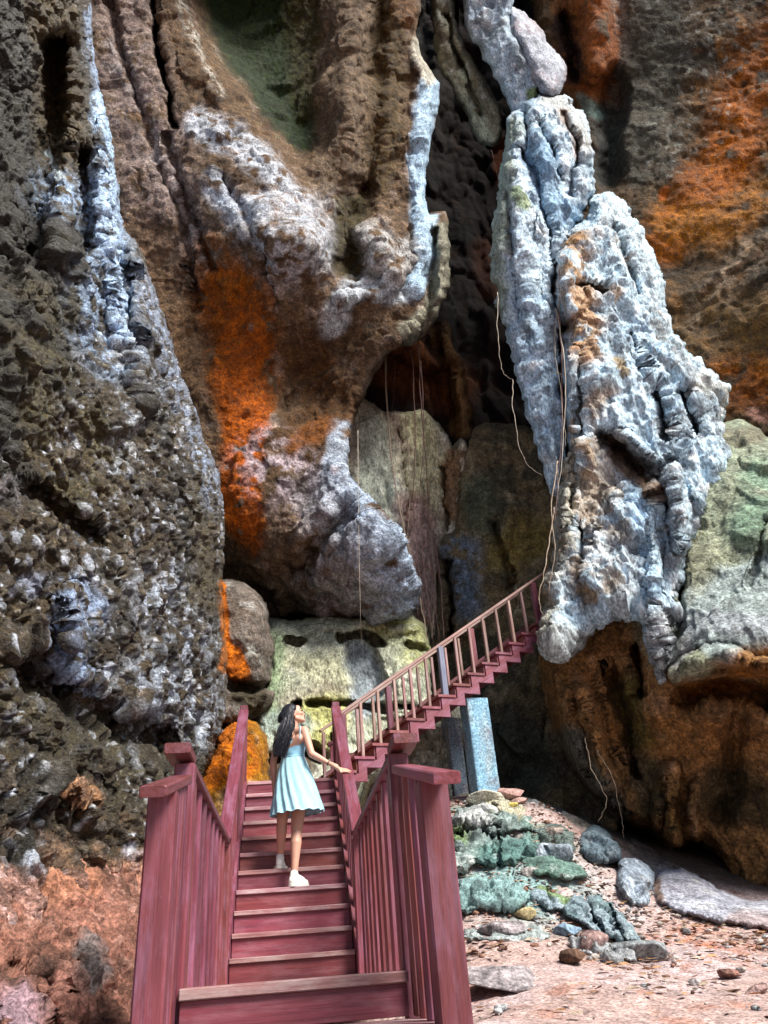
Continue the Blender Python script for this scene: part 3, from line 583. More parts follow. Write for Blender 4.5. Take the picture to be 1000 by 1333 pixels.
# 7 the blue-white pillar: spire and main stem
pil = empty('limestone_pillar', tuple(at(780, 830, 9.5)), 'tall blue-white limestone pillar right of the cleft, with roots down its seam', 'rock pillar')
a = rock('spire', [(664, 150), (678, 136), (697, 124), (716, 124), (736, 124), (752, 140), (766, 166), (773, 196), (771, 236), (766, 262), (752, 290), (738, 330), (728, 380), (726, 440), (730, 500), (736, 580), (736, 640), (720, 640), (708, 606), (694, 560), (682, 515), (668, 465), (656, 420), (645, 385), (639, 345), (641, 300), (648, 255), (655, 200)],
     [(690, 130, 10.2), (740, 140, 10.0), (760, 200, 9.9), (700, 200, 9.7), (660, 200, 10.2), (680, 330, 9.5), (645, 350, 10.0), (720, 330, 9.7), (690, 450, 9.5), (720, 450, 9.7), (710, 590, 9.5), (665, 440, 9.8)],
     PALE, [(.54, .64, .73), (.26, .34, .41), (.80, .85, .88), 1.4], [('fbm', .9, .14), ('ridge', 1.5, .14, (1, 1, .18)), ('facet', 1.3, .20, (1, 1, .4)), ('ridge', 3.6, .08, (1, 1, .16)), ('facet', 4, .07, (1, 1, .5)), ('pit', 2.6, .13, (1, 1, .5)), ('ridge', 8, .04, (1, 1, .3)), ('facet', 9, .03), ('fbm', 22, .02)],
     strokes=[([(665, 170), (655, 260), (648, 330), (655, 400)], 14, (.30, .33, .27), .85), ([(715, 130), (745, 150), (762, 190)], 16, (.45, .45, .43), .8, .7, (3, -.2)), ([(735, 150), (748, 200)], 9, (.34, .25, .2), .7), ([(700, 200), (715, 260), (735, 280)], 24, (.30, .42, .55), .8), ([(672, 250), (678, 270)], 7, (.16, .2, .08), .8), ([(680, 400), (700, 500), (716, 590)], 26, (.46, .58, .70), .85, .7, (2, -.1))],
     relief=[([(682, 150), (690, 220), (715, 300), (722, 400)], 8, -.5, 'soft'), ([(704, 165), (722, 205), (732, 235)], 7, -.45, 'soft'), ([(735, 150), (752, 200), (742, 250)], 7, -.35, 'soft'), ([(672, 220), (680, 330), (700, 450)], 15, .3), ([(660, 250), (664, 330)], 6, -.25, 'soft'), ([(745, 130), (762, 200)], 9, .25)],
     round_px=22, round_m=1.0, res=1.5, back=2.0, rag=11)
a2 = rock('stem', [(768, 262), (778, 252), (796, 252), (812, 262), (822, 280), (838, 304), (848, 330), (862, 362), (868, 396), (874, 424), (892, 448), (902, 466), (926, 482), (950, 508), (944, 530), (938, 546), (950, 600), (930, 640), (905, 690), (890, 750), (876, 800), (872, 850), (868, 897), (852, 884), (844, 850), (838, 815), (818, 806), (790, 812), (768, 828), (748, 850), (728, 856), (706, 846), (704, 806), (714, 790), (710, 764), (720, 730), (722, 690), (728, 640), (738, 590), (735, 520), (730, 460), (734, 420), (724, 388), (722, 350), (730, 318), (744, 296), (762, 288)],
     [(790, 260, 9.9), (750, 310, 9.5), (820, 330, 9.5), (740, 400, 9.2), (800, 430, 9.1), (860, 430, 9.4), (740, 550, 9.2), (830, 540, 8.9), (900, 520, 9.1), (940, 530, 9.4), (740, 700, 8.9), (800, 650, 9.1), (860, 640, 8.7), (880, 720, 8.5), (800, 760, 8.6), (730, 820, 8.8), (860, 860, 8.3), (710, 800, 9.2), (790, 810, 8.7), (930, 600, 9.0)],
     PALE, [(.54, .66, .75), (.27, .30, .33), (.82, .85, .87), 1.4], [('fbm', .9, .18), ('ridge', 1.3, .16, (1, 1, .22)), ('facet', 1.2, .22, (1, 1, .45)), ('ridge', 3.4, .08, (1, 1, .2)), ('facet', 3.6, .09, (1, 1, .55)), ('pit', 2.4, .15, (1, 1, .6)), ('ridge', 8, .045, (1, 1, .35)), ('facet', 9, .035), ('fbm', 22, .02)],
     strokes=[([(745, 320), (755, 400), (770, 450)], 28, (.40, .25, .14), .85, .7, (2.5, -.1)), ([(790, 300), (815, 340)], 12, (.30, .21, .13), .7, .7, (4, .05)), ([(850, 420), (870, 480)], 16, (.26, .22, .17), .7, .7, (4, .05)), ([(745, 560), (770, 640), (760, 700)], 26, (.36, .26, .17), .8, .7, (3, -.05)), ([(760, 760), (800, 770)], 26, (.30, .21, .12), .7, .7, (3, .05)), ([(740, 420), (760, 470)], 14, (.44, .28, .18), .8, .7, (3, -.1)), ([(770, 375), (800, 385)], 9, (.34, .22, .12), .7), ([(800, 470), (806, 495)], 9, (.28, .19, .08), .8), ([(790, 270), (820, 320), (850, 380)], 24, (.56, .66, .72), .8, .7, (2.5, -.1)), ([(830, 440), (860, 540), (850, 580)], 34, (.46, .58, .69), .85, .7, (2, -.05)), ([(780, 520), (770, 540)], 18, (.42, .30, .20), .7, .8, (3, -.1)),
              ([(738, 600), (730, 680), (716, 760), (712, 820)], 20, (.34, .32, .26), .85), ([(800, 580), (825, 610), (845, 640)], 24, (.16, .10, .06), .9), ([(808, 630), (830, 670), (838, 720), (846, 770)], 14, (.46, .60, .74), .9, .7, (3, -.25)), ([(855, 600), (880, 680), (885, 720)], 16, (.36, .42, .47), .85, .7, (3, -.2)), ([(760, 660), (790, 620), (800, 690)], 26, (.38, .33, .28), .8, .7, (2.5, -.1)), ([(775, 700), (800, 740)], 26, (.50, .52, .53), .8, .7, (4, .0)), ([(745, 720), (770, 780)], 20, (.20, .14, .085), .8, .7, (3, -.1)), ([(730, 830), (760, 835)], 18, (.30, .30, .28), .7), ([(864, 800), (862, 880)], 14, (.38, .40, .42), .8), ([(910, 500), (940, 515)], 16, (.40, .40, .37), .7, .7, (3, -.2)), ([(800, 790), (830, 760)], 14, (.45, .5, .54), .8, .6, (3, -.2))],
     relief=[([(785, 570), (815, 590), (845, 620)], 20, -1.0, 'soft'), ([(800, 640), (815, 660)], 14, -.3, 'soft'), ([(852, 512), (860, 540), (868, 568)], (13, 10), -.75, 'soft'), ([(888, 515), (900, 540), (908, 562)], (15, 10), -.75, 'soft'), ([(775, 575), (820, 570), (850, 600)], 7, .3), ([(870, 600), (858, 640), (880, 700)], 10, -.5, 'soft'), ([(870, 610), (884, 660), (888, 710)], 11, .45), ([(750, 372), (790, 380)], 9, -.5, 'soft'), ([(740, 340), (745, 400)], 16, .35), ([(760, 460), (756, 560), (742, 660)], 7, -.35, 'soft'), ([(745, 460), (742, 560), (732, 680)], 8, .25), ([(758, 690), (756, 760)], 10, -.6, 'soft'), ([(845, 600), (855, 680), (850, 760), (862, 860)], 9, .25), ([(800, 300), (830, 380)], 8, -.25, 'soft'), ([(820, 440), (840, 500)], 9, -.3, 'soft')],
     round_px=20, round_m=1.1, res=1.5, back=2.6, rag=11)
for o in (a, a2):
    o.parent = pil; o.matrix_parent_inverse = Matrix.Translation(-Vector(pil.location))

# 8 right-hand mass with the pale weathered cap and the brown undercut
rock('overhanging_boulder', [(880, 600), (898, 575), (925, 556), (958, 546), (985, 556), (1010, 572), (1120, 580), (1300, 600), (1300, 1150), (1150, 1190), (1050, 1180), (1000, 1172), (960, 1168), (934, 1120), (906, 1096), (884, 1106), (866, 1104), (850, 1086), (820, 1072), (786, 1048), (758, 1018), (736, 985), (722, 945), (708, 900), (702, 850), (716, 800), (760, 760), (840, 760), (870, 680)],
     [(900, 600, 9.2), (960, 560, 9.4), (1000, 620, 8.6), (930, 680, 8.8), (960, 760, 8.0), (900, 850, 8.0), (950, 838, 7.6), (1000, 850, 7.4), (880, 880, 8.4), (940, 900, 8.3), (990, 900, 8.0), (820, 850, 9.3), (720, 880, 9.8), (760, 960, 9.7), (850, 960, 9.2), (850, 1060, 9.5), (940, 1000, 9.0), (900, 1090, 9.6), (1000, 1100, 9.2), (1150, 700, 7.6), (1200, 1000, 7.8), (1300, 850, 7), (760, 800, 9.8)],
     ROCK, [(.27, .17, .10), (.11, .075, .046), (.42, .29, .20), .9], [('fbm', .6, .22), ('ridge', 1.2, .09, (1, 1, .3)), ('facet', .9, .14, (1, 1, .6)), ('facet', 2.6, .06, (1, 1, .5)), ('ridge', 4, .03, (1, 1, .25)), ('fbm', 9, .03), ('fbm', 18, .015)],
     strokes=[([(900, 620), (940, 660), (900, 740), (890, 820)], 62, (.25, .265, .20), 1.0, .22), ([(960, 600), (1020, 680), (1100, 760)], 84, (.25, .275, .215), 1.0, .22), ([(940, 800), (1000, 780), (1100, 800)], 58, (.29, .33, .325), 1.0, .18), ([(975, 690), (1000, 650), (985, 620)], 30, (.17, .25, .19), .7, .7, (2, -.2)), ([(880, 860), (895, 845)], 14, (.33, .33, .34), .8),
              ([(930, 562), (990, 566)], 12, (.15, .14, .105), .8), ([(890, 640), (910, 720), (880, 790)], 22, (.20, .20, .155), .7, .8, (2, -.1)), ([(885, 820), (930, 810), (1000, 815)], 22, (.34, .36, .38), .75, .8, (2.5, -.15)),
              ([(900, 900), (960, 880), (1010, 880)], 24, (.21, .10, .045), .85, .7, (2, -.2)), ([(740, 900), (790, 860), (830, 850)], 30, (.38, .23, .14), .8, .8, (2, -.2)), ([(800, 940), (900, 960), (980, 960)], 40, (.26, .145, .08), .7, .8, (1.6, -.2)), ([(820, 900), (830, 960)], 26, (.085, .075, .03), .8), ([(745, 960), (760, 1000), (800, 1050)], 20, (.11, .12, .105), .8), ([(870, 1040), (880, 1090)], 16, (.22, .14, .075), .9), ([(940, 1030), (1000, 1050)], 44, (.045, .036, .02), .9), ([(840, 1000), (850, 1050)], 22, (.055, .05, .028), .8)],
     relief=[([(880, 876), (910, 860), (950, 852), (1000, 868), (1060, 870)], 12, .45), ([(890, 905), (940, 890), (1000, 905)], 24, -.7, 'soft'), ([(870, 1000), (878, 1098)], 13, .5), ([(905, 1020), (902, 1092)], 10, .4), ([(860, 1010), (855, 1080)], 8, .35), ([(760, 900), (790, 1020)], 16, .4), ([(800, 880), (830, 1010)], 18, -.6, 'soft'), ([(740, 900), (760, 1000), (810, 1060)], 10, .3), ([(830, 840), (836, 900)], 12, -.9, 'soft'), ([(960, 930), (940, 1060)], 26, -.4, 'soft'), ([(880, 640), (886, 780), (872, 850)], 10, -.5, 'soft'), ([(1000, 680), (980, 760)], 8, -.2, 'soft')],
     round_px=24, round_m=1.4, res=1.8, back=3, label='huge overhanging boulder with pale green-grey cap and brown undercut at right', cat='boulder', kind='thing')

# 9 ledge behind the landing and its neighbours
rock('ledge_boulder', [(338, 812), (352, 803), (384, 807), (420, 800), (470, 801), (506, 796), (532, 797), (552, 812), (560, 842), (562, 900), (575, 960), (580, 1060), (320, 1060), (320, 960), (338, 900)],
     [(350, 806, 12.2), (450, 803, 12.0), (530, 800, 11.8), (360, 835, 11.5), (450, 822, 11.3), (545, 830, 11.3), (390, 880, 11.0), (360, 950, 10.9), (470, 860, 11.2), (470, 900, 11.0), (540, 900, 11.0), (430, 910, 10.9), (430, 930, 10.7), (400, 1000, 10.6), (540, 1000, 10.9)],
     PALE, [(.44, .46, .38), (.30, .32, .26), (.55, .56, .50), 1.3], [('fbm', .8, .12), ('facet', 1.2, .08, (1, 1, .6)), ('facet', 3, .03), ('fbm', 6, .035), ('fbm', 16, .015)],
     strokes=[([(380, 870), (420, 870), (450, 880)], 34, (.42, .41, .29), .6, .8, (1.5, -.2)), ([(500, 810), (540, 820), (545, 850)], 26, (.38, .39, .19), .7, .8, (2, -.2)), ([(470, 860), (480, 890), (470, 910)], 26, (.26, .29, .32), .9), ([(360, 840), (352, 900), (360, 930)], 18, (.24, .31, .2), .8, .8, (2, -.2)), ([(380, 915), (430, 900)], 22, (.27, .24, .19), .7, .8, (2, -.2)), ([(400, 925), (440, 925), (420, 960)], 22, (.42, .42, .19), .8, .7), ([(350, 945), (380, 935), (390, 950)], 18, (.34, .40, .37), .8), ([(340, 1000), (390, 990)], 30, (.085, .055, .04), .95), ([(360, 965), (400, 970)], 10, (.3, .33, .27), .8), ([(520, 960), (560, 1000)], 34, (.28, .27, .22), .8, .8, (4, 0))],
     relief=[([(445, 830), (470, 826), (496, 833)], 8, -.8, 'flat'), ([(472, 850), (482, 890)], 26, -.28, 'flat'), ([(376, 832), (390, 831)], 6, -.5, 'flat'), ([(528, 838), (552, 845)], 5, -.3, 'soft'), ([(385, 912), (386, 916)], 6, -.6, 'flat'), ([(400, 913), (470, 916), (540, 925)], 6, -.5, 'soft'), ([(345, 985), (400, 975), (420, 985)], 12, -.6, 'soft'), ([(350, 830), (440, 812), (540, 818)], 10, .12), ([(436, 960), (437, 966)], 5, -.5, 'flat'), ([(455, 985), (466, 990)], 7, -.4, 'soft'), ([(520, 940), (570, 950)], 6, -.4, 'soft')],
     round_px=10, round_m=.6, res=1.6, back=1.5, label='pale yellow-green ledge boulder with a square niche behind the landing', cat='boulder', kind='thing')
rock('boulder', [(280, 756), (300, 754), (325, 764), (345, 785), (352, 815), (358, 842), (352, 870), (362, 905), (348, 930), (300, 950), (270, 930), (270, 800)],
     [(290, 760, 10.8), (330, 790, 10.4), (345, 850, 10.4), (300, 850, 10.2), (300, 920, 10.2), (350, 910, 10.6)], ROCK, [(.135, .115, .10), (.07, .055, .045), (.21, .20, .19), 1.4], [('fbm', .9, .14), ('facet', 1.6, .1), ('facet', 4, .03), ('fbm', 9, .03), ('fbm', 18, .012)],
     strokes=[([(286, 765), (290, 810), (296, 850)], 9, (.42, .12, .022), .9, .5, (4, -.3)), ([(298, 850), (310, 875)], 15, (.40, .115, .022), 1.0, .4, (4, -.4)), ([(325, 850), (340, 870)], 12, (.26, .27, .25), .7, .8, (4, 0)), ([(320, 900), (340, 920)], 24, (.04, .033, .02), .9)],
     relief=[([(300, 890), (350, 895)], 10, -.5, 'soft')], round_px=22, round_m=1.0, back=1.5, label='rounded grey boulder with orange streaks between left wall and ledge', cat='boulder', kind='thing')
rock('orange_rock', [(262, 1000), (280, 965), (296, 945), (318, 938), (340, 944), (350, 990), (340, 1100), (230, 1120), (238, 1050)],
     [(300, 950, 9.3), (320, 945, 9.4), (280, 1000, 8.9), (330, 1000, 9.2), (270, 1080, 8.5)], ROCK, [(.30, .17, .07), (.18, .10, .05), (.40, .30, .2), 1.6], [('fbm', 1.2, .12), ('plate', 4, .08), ('fbm', 8, .04)],
     strokes=[([(300, 960), (310, 985), (290, 1000)], 34, (.40, .115, .018), 1.0, .5, (5, -.3)), ([(300, 1040), (320, 1060)], 26, (.36, .26, .17), .8)], round_px=18, round_m=.9, back=1.2, label='bright orange stained rock beside the left handrail', cat='rock', kind='thing')
rock('rubble_bank', [(-280, 1110), (-60, 1120), (20, 1112), (60, 1095), (100, 1098), (150, 1075), (192, 1062), (214, 1090), (205, 1180), (196, 1340), (190, 1460), (-280, 1480)],
     [(-250, 1120, 4.4), (0, 1120, 5.2), (120, 1095, 6.2), (190, 1070, 7.2), (300, 1060, 8.2), (0, 1220, 4.3), (100, 1200, 5.0), (170, 1200, 5.6), (0, 1330, 3.6), (100, 1330, 4.0), (190, 1330, 4.6), (-250, 1450, 2.8), (200, 1450, 3.6), (300, 1200, 7)],
     rock_mat('reddish_rubble', 9.0, .9, .04, .45, 1.6), [(.25, .145, .12), (.11, .065, .052), (.34, .22, .19), 2.0], [('fbm', 1.2, .16), ('plate', 4.0, .08), ('crest', 5, .05), ('knob', 9, .05), ('crest', 14, .03), ('fbm', 26, .012)],
     strokes=[([(110, 1240), (120, 1270), (100, 1290)], 20, (.13, .12, .12), .85), ([(20, 1310), (30, 1330)], 30, (.34, .26, .30), .8), ([(80, 1290), (95, 1320)], 24, (.34, .20, .17), .8), ([(150, 1110), (180, 1120)], 22, (.40, .27, .19), .8, .8, (4, -.2)), ([(10, 1270), (60, 1265)], 18, (.05, .035, .03), .8, .8, (4, -.1)), ([(40, 1160), (100, 1150)], 30, (.42, .24, .18), .7)],
     relief=[([(110, 1245), (118, 1275)], 26, .16), ([(80, 1290), (95, 1330)], 30, .16), ([(10, 1320), (30, 1340)], 34, .2), ([(60, 1270), (70, 1330)], 12, -.2, 'soft'), ([(20, 1260), (50, 1280)], 16, -.3, 'soft')],
     round_px=12, round_m=.3, res=1.7, back=1.0, label='reddish rubble bank at the foot of the left wall', kind='structure')
rock('pocked_rock', [(478, 1000), (500, 960), (530, 935), (560, 905), (590, 900), (605, 930), (600, 985), (580, 1060), (470, 1090)],
     [(500, 980, 10.3), (550, 930, 10.3), (590, 930, 10.6), (540, 1000, 10.0), (520, 1050, 9.8)], PALE, [(.42, .42, .37), (.30, .28, .22), (.52, .53, .5), 1.8], [('fbm', 1.2, .1), ('pit', 4.0, .28), ('pit', 7, .14), ('fbm', 9, .04)],
     round_px=20, round_m=.9, back=1.2, label='pale rock pocked with holes under the upper stair', cat='rock', kind='thing')
# ------------------------------------------------------------------ ground
GP = [tuple(at(x, y, Y)) for x, y, Y in [(625, 1333, 4.3), (800, 1333, 4.3), (1000, 1333, 4.3), (1200, 1333, 4.3), (640, 1260, 5.8), (800, 1260, 5.9), (1000, 1260, 5.9), (620, 1200, 6.8), (760, 1220, 6.8), (900, 1230, 6.7), (1000, 1200, 7.6), (1150, 1210, 7.4), (850, 1185, 7.6),
      (700, 1180, 7.3), (620, 1135, 7.7), (740, 1140, 7.9), (620, 1085, 8.5), (690, 1095, 8.4), (640, 1048, 9.2), (705, 1050, 9.3), (760, 1090, 8.9), (805, 1125, 8.6), (870, 1130, 9.2), (950, 1178, 8.6)]]
GP += [(0, 3, -.75), (0, 5, -.62), (0, 6.5, -.35), (0, 8, .35), (0, 9.3, 1.2), (-.8, 4.5, -.5), (-1.6, 5, -.2), (-1.8, 8, .9), (1, 9.8, 1.5), (0, 11, 1.7), (2.5, 11, 1.9), (5, 11, 1.2), (8, 11, 1.0), (8, 7, .1), (8, 3, -.7), (4, 2, -1.0), (0, 0, -1.45), (-3, 2, -1.1), (-3, 6, .2), (-4, 9, 1.4), (3, -3, -1.7), (-3, -3, -1.7)]
GP = np.array(GP)
def ground_z(x, y):
    x = np.asarray(x, float); y = np.asarray(y, float); q = np.stack([np.clip(x, -5, 9), np.clip(y, -4, 12)], -1).reshape(-1, 2)
    return tps([(a * 60, b * 60, c) for a, b, c in GP], q * 60, .004).reshape(x.shape)
def hit_ground(px, py, lift=0):
    Y = np.linspace(2.5, 12, 500); P = at(np.full(500, px), np.full(500, py), Y); g = ground_z(P[:, 0], P[:, 1]); k = np.flatnonzero(P[:, 2] < g) if py > 1240 else np.flatnonzero(P[:, 2] < g)
    k = k[0] if len(k) else 300
    return np.array([P[k, 0], P[k, 1], g[k] + lift])
def gax(a, f0, f1, b, st):
    v = [f0]
    while v[-1] < f1: v.append(v[-1] + st)
    s = st
    while v[-1] < b: s *= 1.25; v.append(v[-1] + s)
    s = st
    while v[0] > a: s *= 1.25; v.insert(0, v[0] - s)
    return np.array(v)
gx, gy = gax(-45, .3, 6.2, 45, .022), gax(-45, 3.4, 9.8, 45, .022)
G = np.stack(np.meshgrid(gx, gy), -1).reshape(-1, 2); I = np.arange(len(G)).reshape(len(gy), len(gx))
gz = ground_z(G[:, 0], G[:, 1]); P3 = np.c_[G, gz]
rub = sstep(.05, .9, gz) * sstep(0, .3, fbm(P3 * .8, 2) + .25)
h = .05 * fbm(P3 * 1.1, 3) + .018 * fbm(P3 * 5, 4) + .007 * fbm(P3 * 19, 3) + rub * (.07 * np.clip(disp_noise(P3, ('plate', 3.2, 1.0)), -.3, 1) + .03 * fbm(P3 * 7, 3)) + (.25 + rub) * .016 * disp_noise(P3, ('knob', 13, 1.0))
P3[:, 2] += h
c = np.array((.36, .265, .245)) * np.ones((len(G), 3))
f1 = fbm(P3 * .9 + 3, 4)[:, None]; f2 = fbm(P3 * 3.5, 4)[:, None]
c += (np.array((.40, .32, .32)) - c) * sstep(-.1, .3, f1); c += (np.array((.27, .15, .12)) - c) * sstep(.1, .4, f2) * .8
c += (np.array((.27, .29, .30)) - c) * (rub[:, None] * sstep(-.35, .15, f1 + f2 * .5)) * .9
c += (np.array((.13, .20, .17)) - c) * (sstep(.5, 1.4, gz)[:, None] * sstep(-.05, .25, fbm(P3 * 1.7 + 60, 4)[:, None])) * .85
gr = np.exp(-(((G[:, 0] - 2.05) / .75) ** 2 + ((G[:, 1] - 7.55) / .7) ** 2))[:, None]; c += (np.array((.17, .25, .25)) - c) * np.clip(gr * 1.3, 0, 1) * sstep(-.25, .1, f2 + .4 * f1)
red = np.exp(-(((G[:, 0] - 3.3) / .9) ** 2 + ((G[:, 1] - 6.9) / .35) ** 2))[:, None]; c += (np.array((.36, .13, .07)) - c) * red * sstep(-.2, .2, f2) * .8
dk = sstep(8.6, 9.6, G[:, 1])[:, None] * sstep(2.9, 3.6, G[:, 0])[:, None]; c += (np.array((.045, .035, .028)) - c) * dk * .9  # hollow under the boulder: shade put into the ground colour
c *= 1 + .25 * f2
GROUND = rock_mat('cave_earth', 9, .6, .025, .6, 1.45, .95, sat=1.1)
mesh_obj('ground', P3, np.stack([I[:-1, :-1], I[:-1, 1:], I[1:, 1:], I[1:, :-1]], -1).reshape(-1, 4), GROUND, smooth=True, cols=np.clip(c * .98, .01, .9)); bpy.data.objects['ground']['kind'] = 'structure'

# outcrops on the slope
OUT = rock_mat('mossy_limestone', 7, .9, .04, .45, 1.5)
rock('outcrop', [(588, 1066), (600, 1052), (622, 1046), (650, 1040), (676, 1044), (690, 1056), (704, 1078), (708, 1100), (700, 1122), (676, 1126), (650, 1132), (620, 1128), (596, 1136), (585, 1110)],
     [(600, 1060, 8.9), (650, 1045, 9.2), (690, 1060, 9.1), (640, 1075, 8.6), (600, 1100, 8.2), (650, 1100, 8.2), (700, 1100, 8.5), (650, 1126, 7.9), (600, 1130, 7.8)],
     OUT, [(.20, .24, .235), (.11, .16, .14), (.34, .36, .35), 1.8], [('fbm', 1.2, .08), ('plate', 3.6, .16, (1, 1, 1.8)), ('plate', 8, .05, (1, 1, 2)), ('fbm', 12, .03)],
     strokes=[([(610, 1070), (620, 1065)], 20, (.45, .46, .46), .85), ([(600, 1090), (596, 1080)], 14, (.16, .22, .10), .8), ([(640, 1110), (690, 1108)], 22, (.10, .17, .16), .85), ([(640, 1048), (680, 1052)], 12, (.38, .35, .27), .8)],
     relief=[([(600, 1085), (650, 1088), (700, 1085)], 5, -.25, 'soft'), ([(610, 1066), (632, 1068)], 12, .2), ([(645, 1050), (648, 1130)], 4, -.2, 'soft')], round_px=12, round_m=.5, res=1.4, back=1.0, dy=.28, rag=9, label='stepped green-grey rock outcrop below the concrete posts', cat='rock outcrop', kind='thing')
rock('outcrop', [(686, 1152), (704, 1150), (728, 1160), (756, 1164), (780, 1166), (800, 1180), (818, 1200), (832, 1222), (826, 1228), (800, 1222), (776, 1216), (752, 1202), (724, 1188), (700, 1178), (688, 1168)],
     [(700, 1160, 7.7), (760, 1172, 7.5), (800, 1190, 7.2), (825, 1222, 6.7), (740, 1190, 7.2), (780, 1212, 6.9)], OUT, [(.24, .29, .32), (.14, .19, .20), (.34, .38, .40), 2.2],
     [('fbm', 1.5, .05), ('plate', 5, .12, (1, 1, 2.2)), ('fbm', 9, .03)], strokes=[([(700, 1156), (740, 1166)], 7, (.14, .19, .08), .8)], relief=[([(760, 1166), (790, 1222)], 4, -.2, 'soft'), ([(790, 1180), (812, 1224)], 4, -.2, 'soft')], round_px=7, round_m=.3, res=1.3, back=.8, dy=.22, rag=8, label='low blue-green slab of layered rock in the middle of the slope', cat='rock outcrop', kind='thing')
rock('outcrop', [(680, 1118), (700, 1112), (730, 1118), (760, 1128), (764, 1140), (740, 1146), (708, 1140), (684, 1134)],
     [(690, 1125, 8.1), (730, 1126, 8.1), (758, 1135, 8.0), (720, 1142, 7.8)], OUT, [(.13, .19, .17), (.09, .13, .10), (.26, .29, .28), 2.2], [('fbm', 1.5, .05), ('plate', 5, .12, (1, 1, 2.2)), ('fbm', 9, .03)], round_px=7, round_m=.3, res=1.3, back=.8, dy=.25, label='dark mossy rock slab upslope of the layered blue-green one', cat='rock outcrop', kind='thing')
rock('boulder', [(806, 1124), (814, 1117), (830, 1118), (846, 1128), (852, 1140), (850, 1160), (846, 1178), (828, 1182), (812, 1170), (804, 1150)],
     [(825, 1122, 8.5), (845, 1140, 8.4), (820, 1150, 8.0), (830, 1178, 7.8)], PALE, [(.37, .42, .48), (.27, .31, .36), (.46, .49, .52), 2], [('fbm', 1.5, .07), ('facet', 2.2, .16), ('facet', 5, .06), ('fbm', 9, .03)], round_px=12, round_m=.5, res=1.3, back=.8, dy=.3, label='upright pale blue boulder left of the smooth sloping slab', cat='boulder', kind='thing')
rock('boulder', [(850, 1150), (862, 1134), (884, 1129), (900, 1136), (924, 1150), (950, 1164), (985, 1172), (1040, 1178), (1100, 1190), (1060, 1210), (1000, 1210), (950, 1204), (905, 1196), (872, 1184), (850, 1170)],
     [(870, 1140, 8.5), (900, 1150, 8.3), (950, 1175, 7.9), (1010, 1185, 7.7), (880, 1180, 7.7), (950, 1200, 7.3), (1050, 1195, 7.3)], PALE, [(.37, .38, .43), (.30, .29, .33), (.42, .42, .44), 1.6], [('fbm', 1.5, .05), ('fbm', 4, .03), ('fbm', 12, .015)],
     strokes=[([(856, 1150), (858, 1170)], 7, (.14, .08, .045), .8), ([(960, 1200), (1010, 1205)], 16, (.40, .32, .31), .7)], round_px=14, round_m=.4, res=1.4, back=.8, dy=.2, label='smooth pale lilac boulder sloping down to the right by the dark hollow', cat='boulder', kind='thing')
rock('boulder', [(752, 1090), (770, 1075), (790, 1082), (806, 1098), (808, 1116), (790, 1128), (768, 1124), (752, 1108)],
     [(775, 1085, 8.9), (795, 1110, 8.6), (765, 1115, 8.5)], OUT, [(.13, .165, .19), (.08, .10, .115), (.20, .23, .25), 2], [('fbm', 1.5, .07), ('facet', 2.2, .16), ('facet', 5, .06), ('fbm', 9, .03)], round_px=12, round_m=.5, res=1.3, back=.8, dy=.2, label='dark blue-grey boulder under the brown overhang', cat='boulder', kind='thing')

for ol_, dp_, dy_, lab_, c_ in [
    ([(596, 1148), (620, 1140), (650, 1142), (676, 1148), (690, 1160), (684, 1178), (660, 1186), (630, 1184), (604, 1190), (590, 1174)], [(600, 1150, 7.6), (640, 1146, 7.7), (680, 1160, 7.5), (640, 1182, 7.1), (600, 1184, 7.0)], .16, 'low broken teal rock patch just below the stepped outcrop', (.20, .28, .28)),
    ([(700, 1078), (724, 1070), (744, 1080), (750, 1104), (738, 1116), (712, 1110), (700, 1096)], [(705, 1085, 8.7), (730, 1075, 8.9), (740, 1110, 8.5)], .16, 'dark broken rock right of the stepped outcrop, below the twigs', (.13, .16, .15)),
    ([(600, 1206), (632, 1198), (664, 1200), (700, 1206), (716, 1220), (690, 1232), (650, 1228), (612, 1226)], [(610, 1206, 6.8), (660, 1204, 6.8), (700, 1214, 6.7), (650, 1226, 6.4)], .10, 'flat grey-teal rock patch fading into the sand at the slope foot', (.28, .31, .31)),
    ([(740, 1216), (770, 1222), (800, 1230), (830, 1238), (826, 1252), (790, 1256), (756, 1246), (740, 1232)], [(745, 1222, 6.6), (800, 1234, 6.4), (780, 1252, 6.1)], .10, 'low grey rubble ledge under the layered blue-green slab', (.27, .28, .29))]:
    c_ = np.array(c_)
    rock('outcrop', ol_, dp_, OUT, [tuple(c_), tuple(c_ * .6), tuple(c_ * 1.4), 2.2], [('fbm', 1.5, .06), ('facet', 2.4, .14, (1, 1, 1.6)), ('plate', 6, .07, (1, 1, 1.8)), ('facet', 8, .04), ('fbm', 16, .012)], round_px=8, round_m=.35, res=1.3, back=.6, rag=9, dy=dy_, label=lab_, cat='rock outcrop', kind='thing')

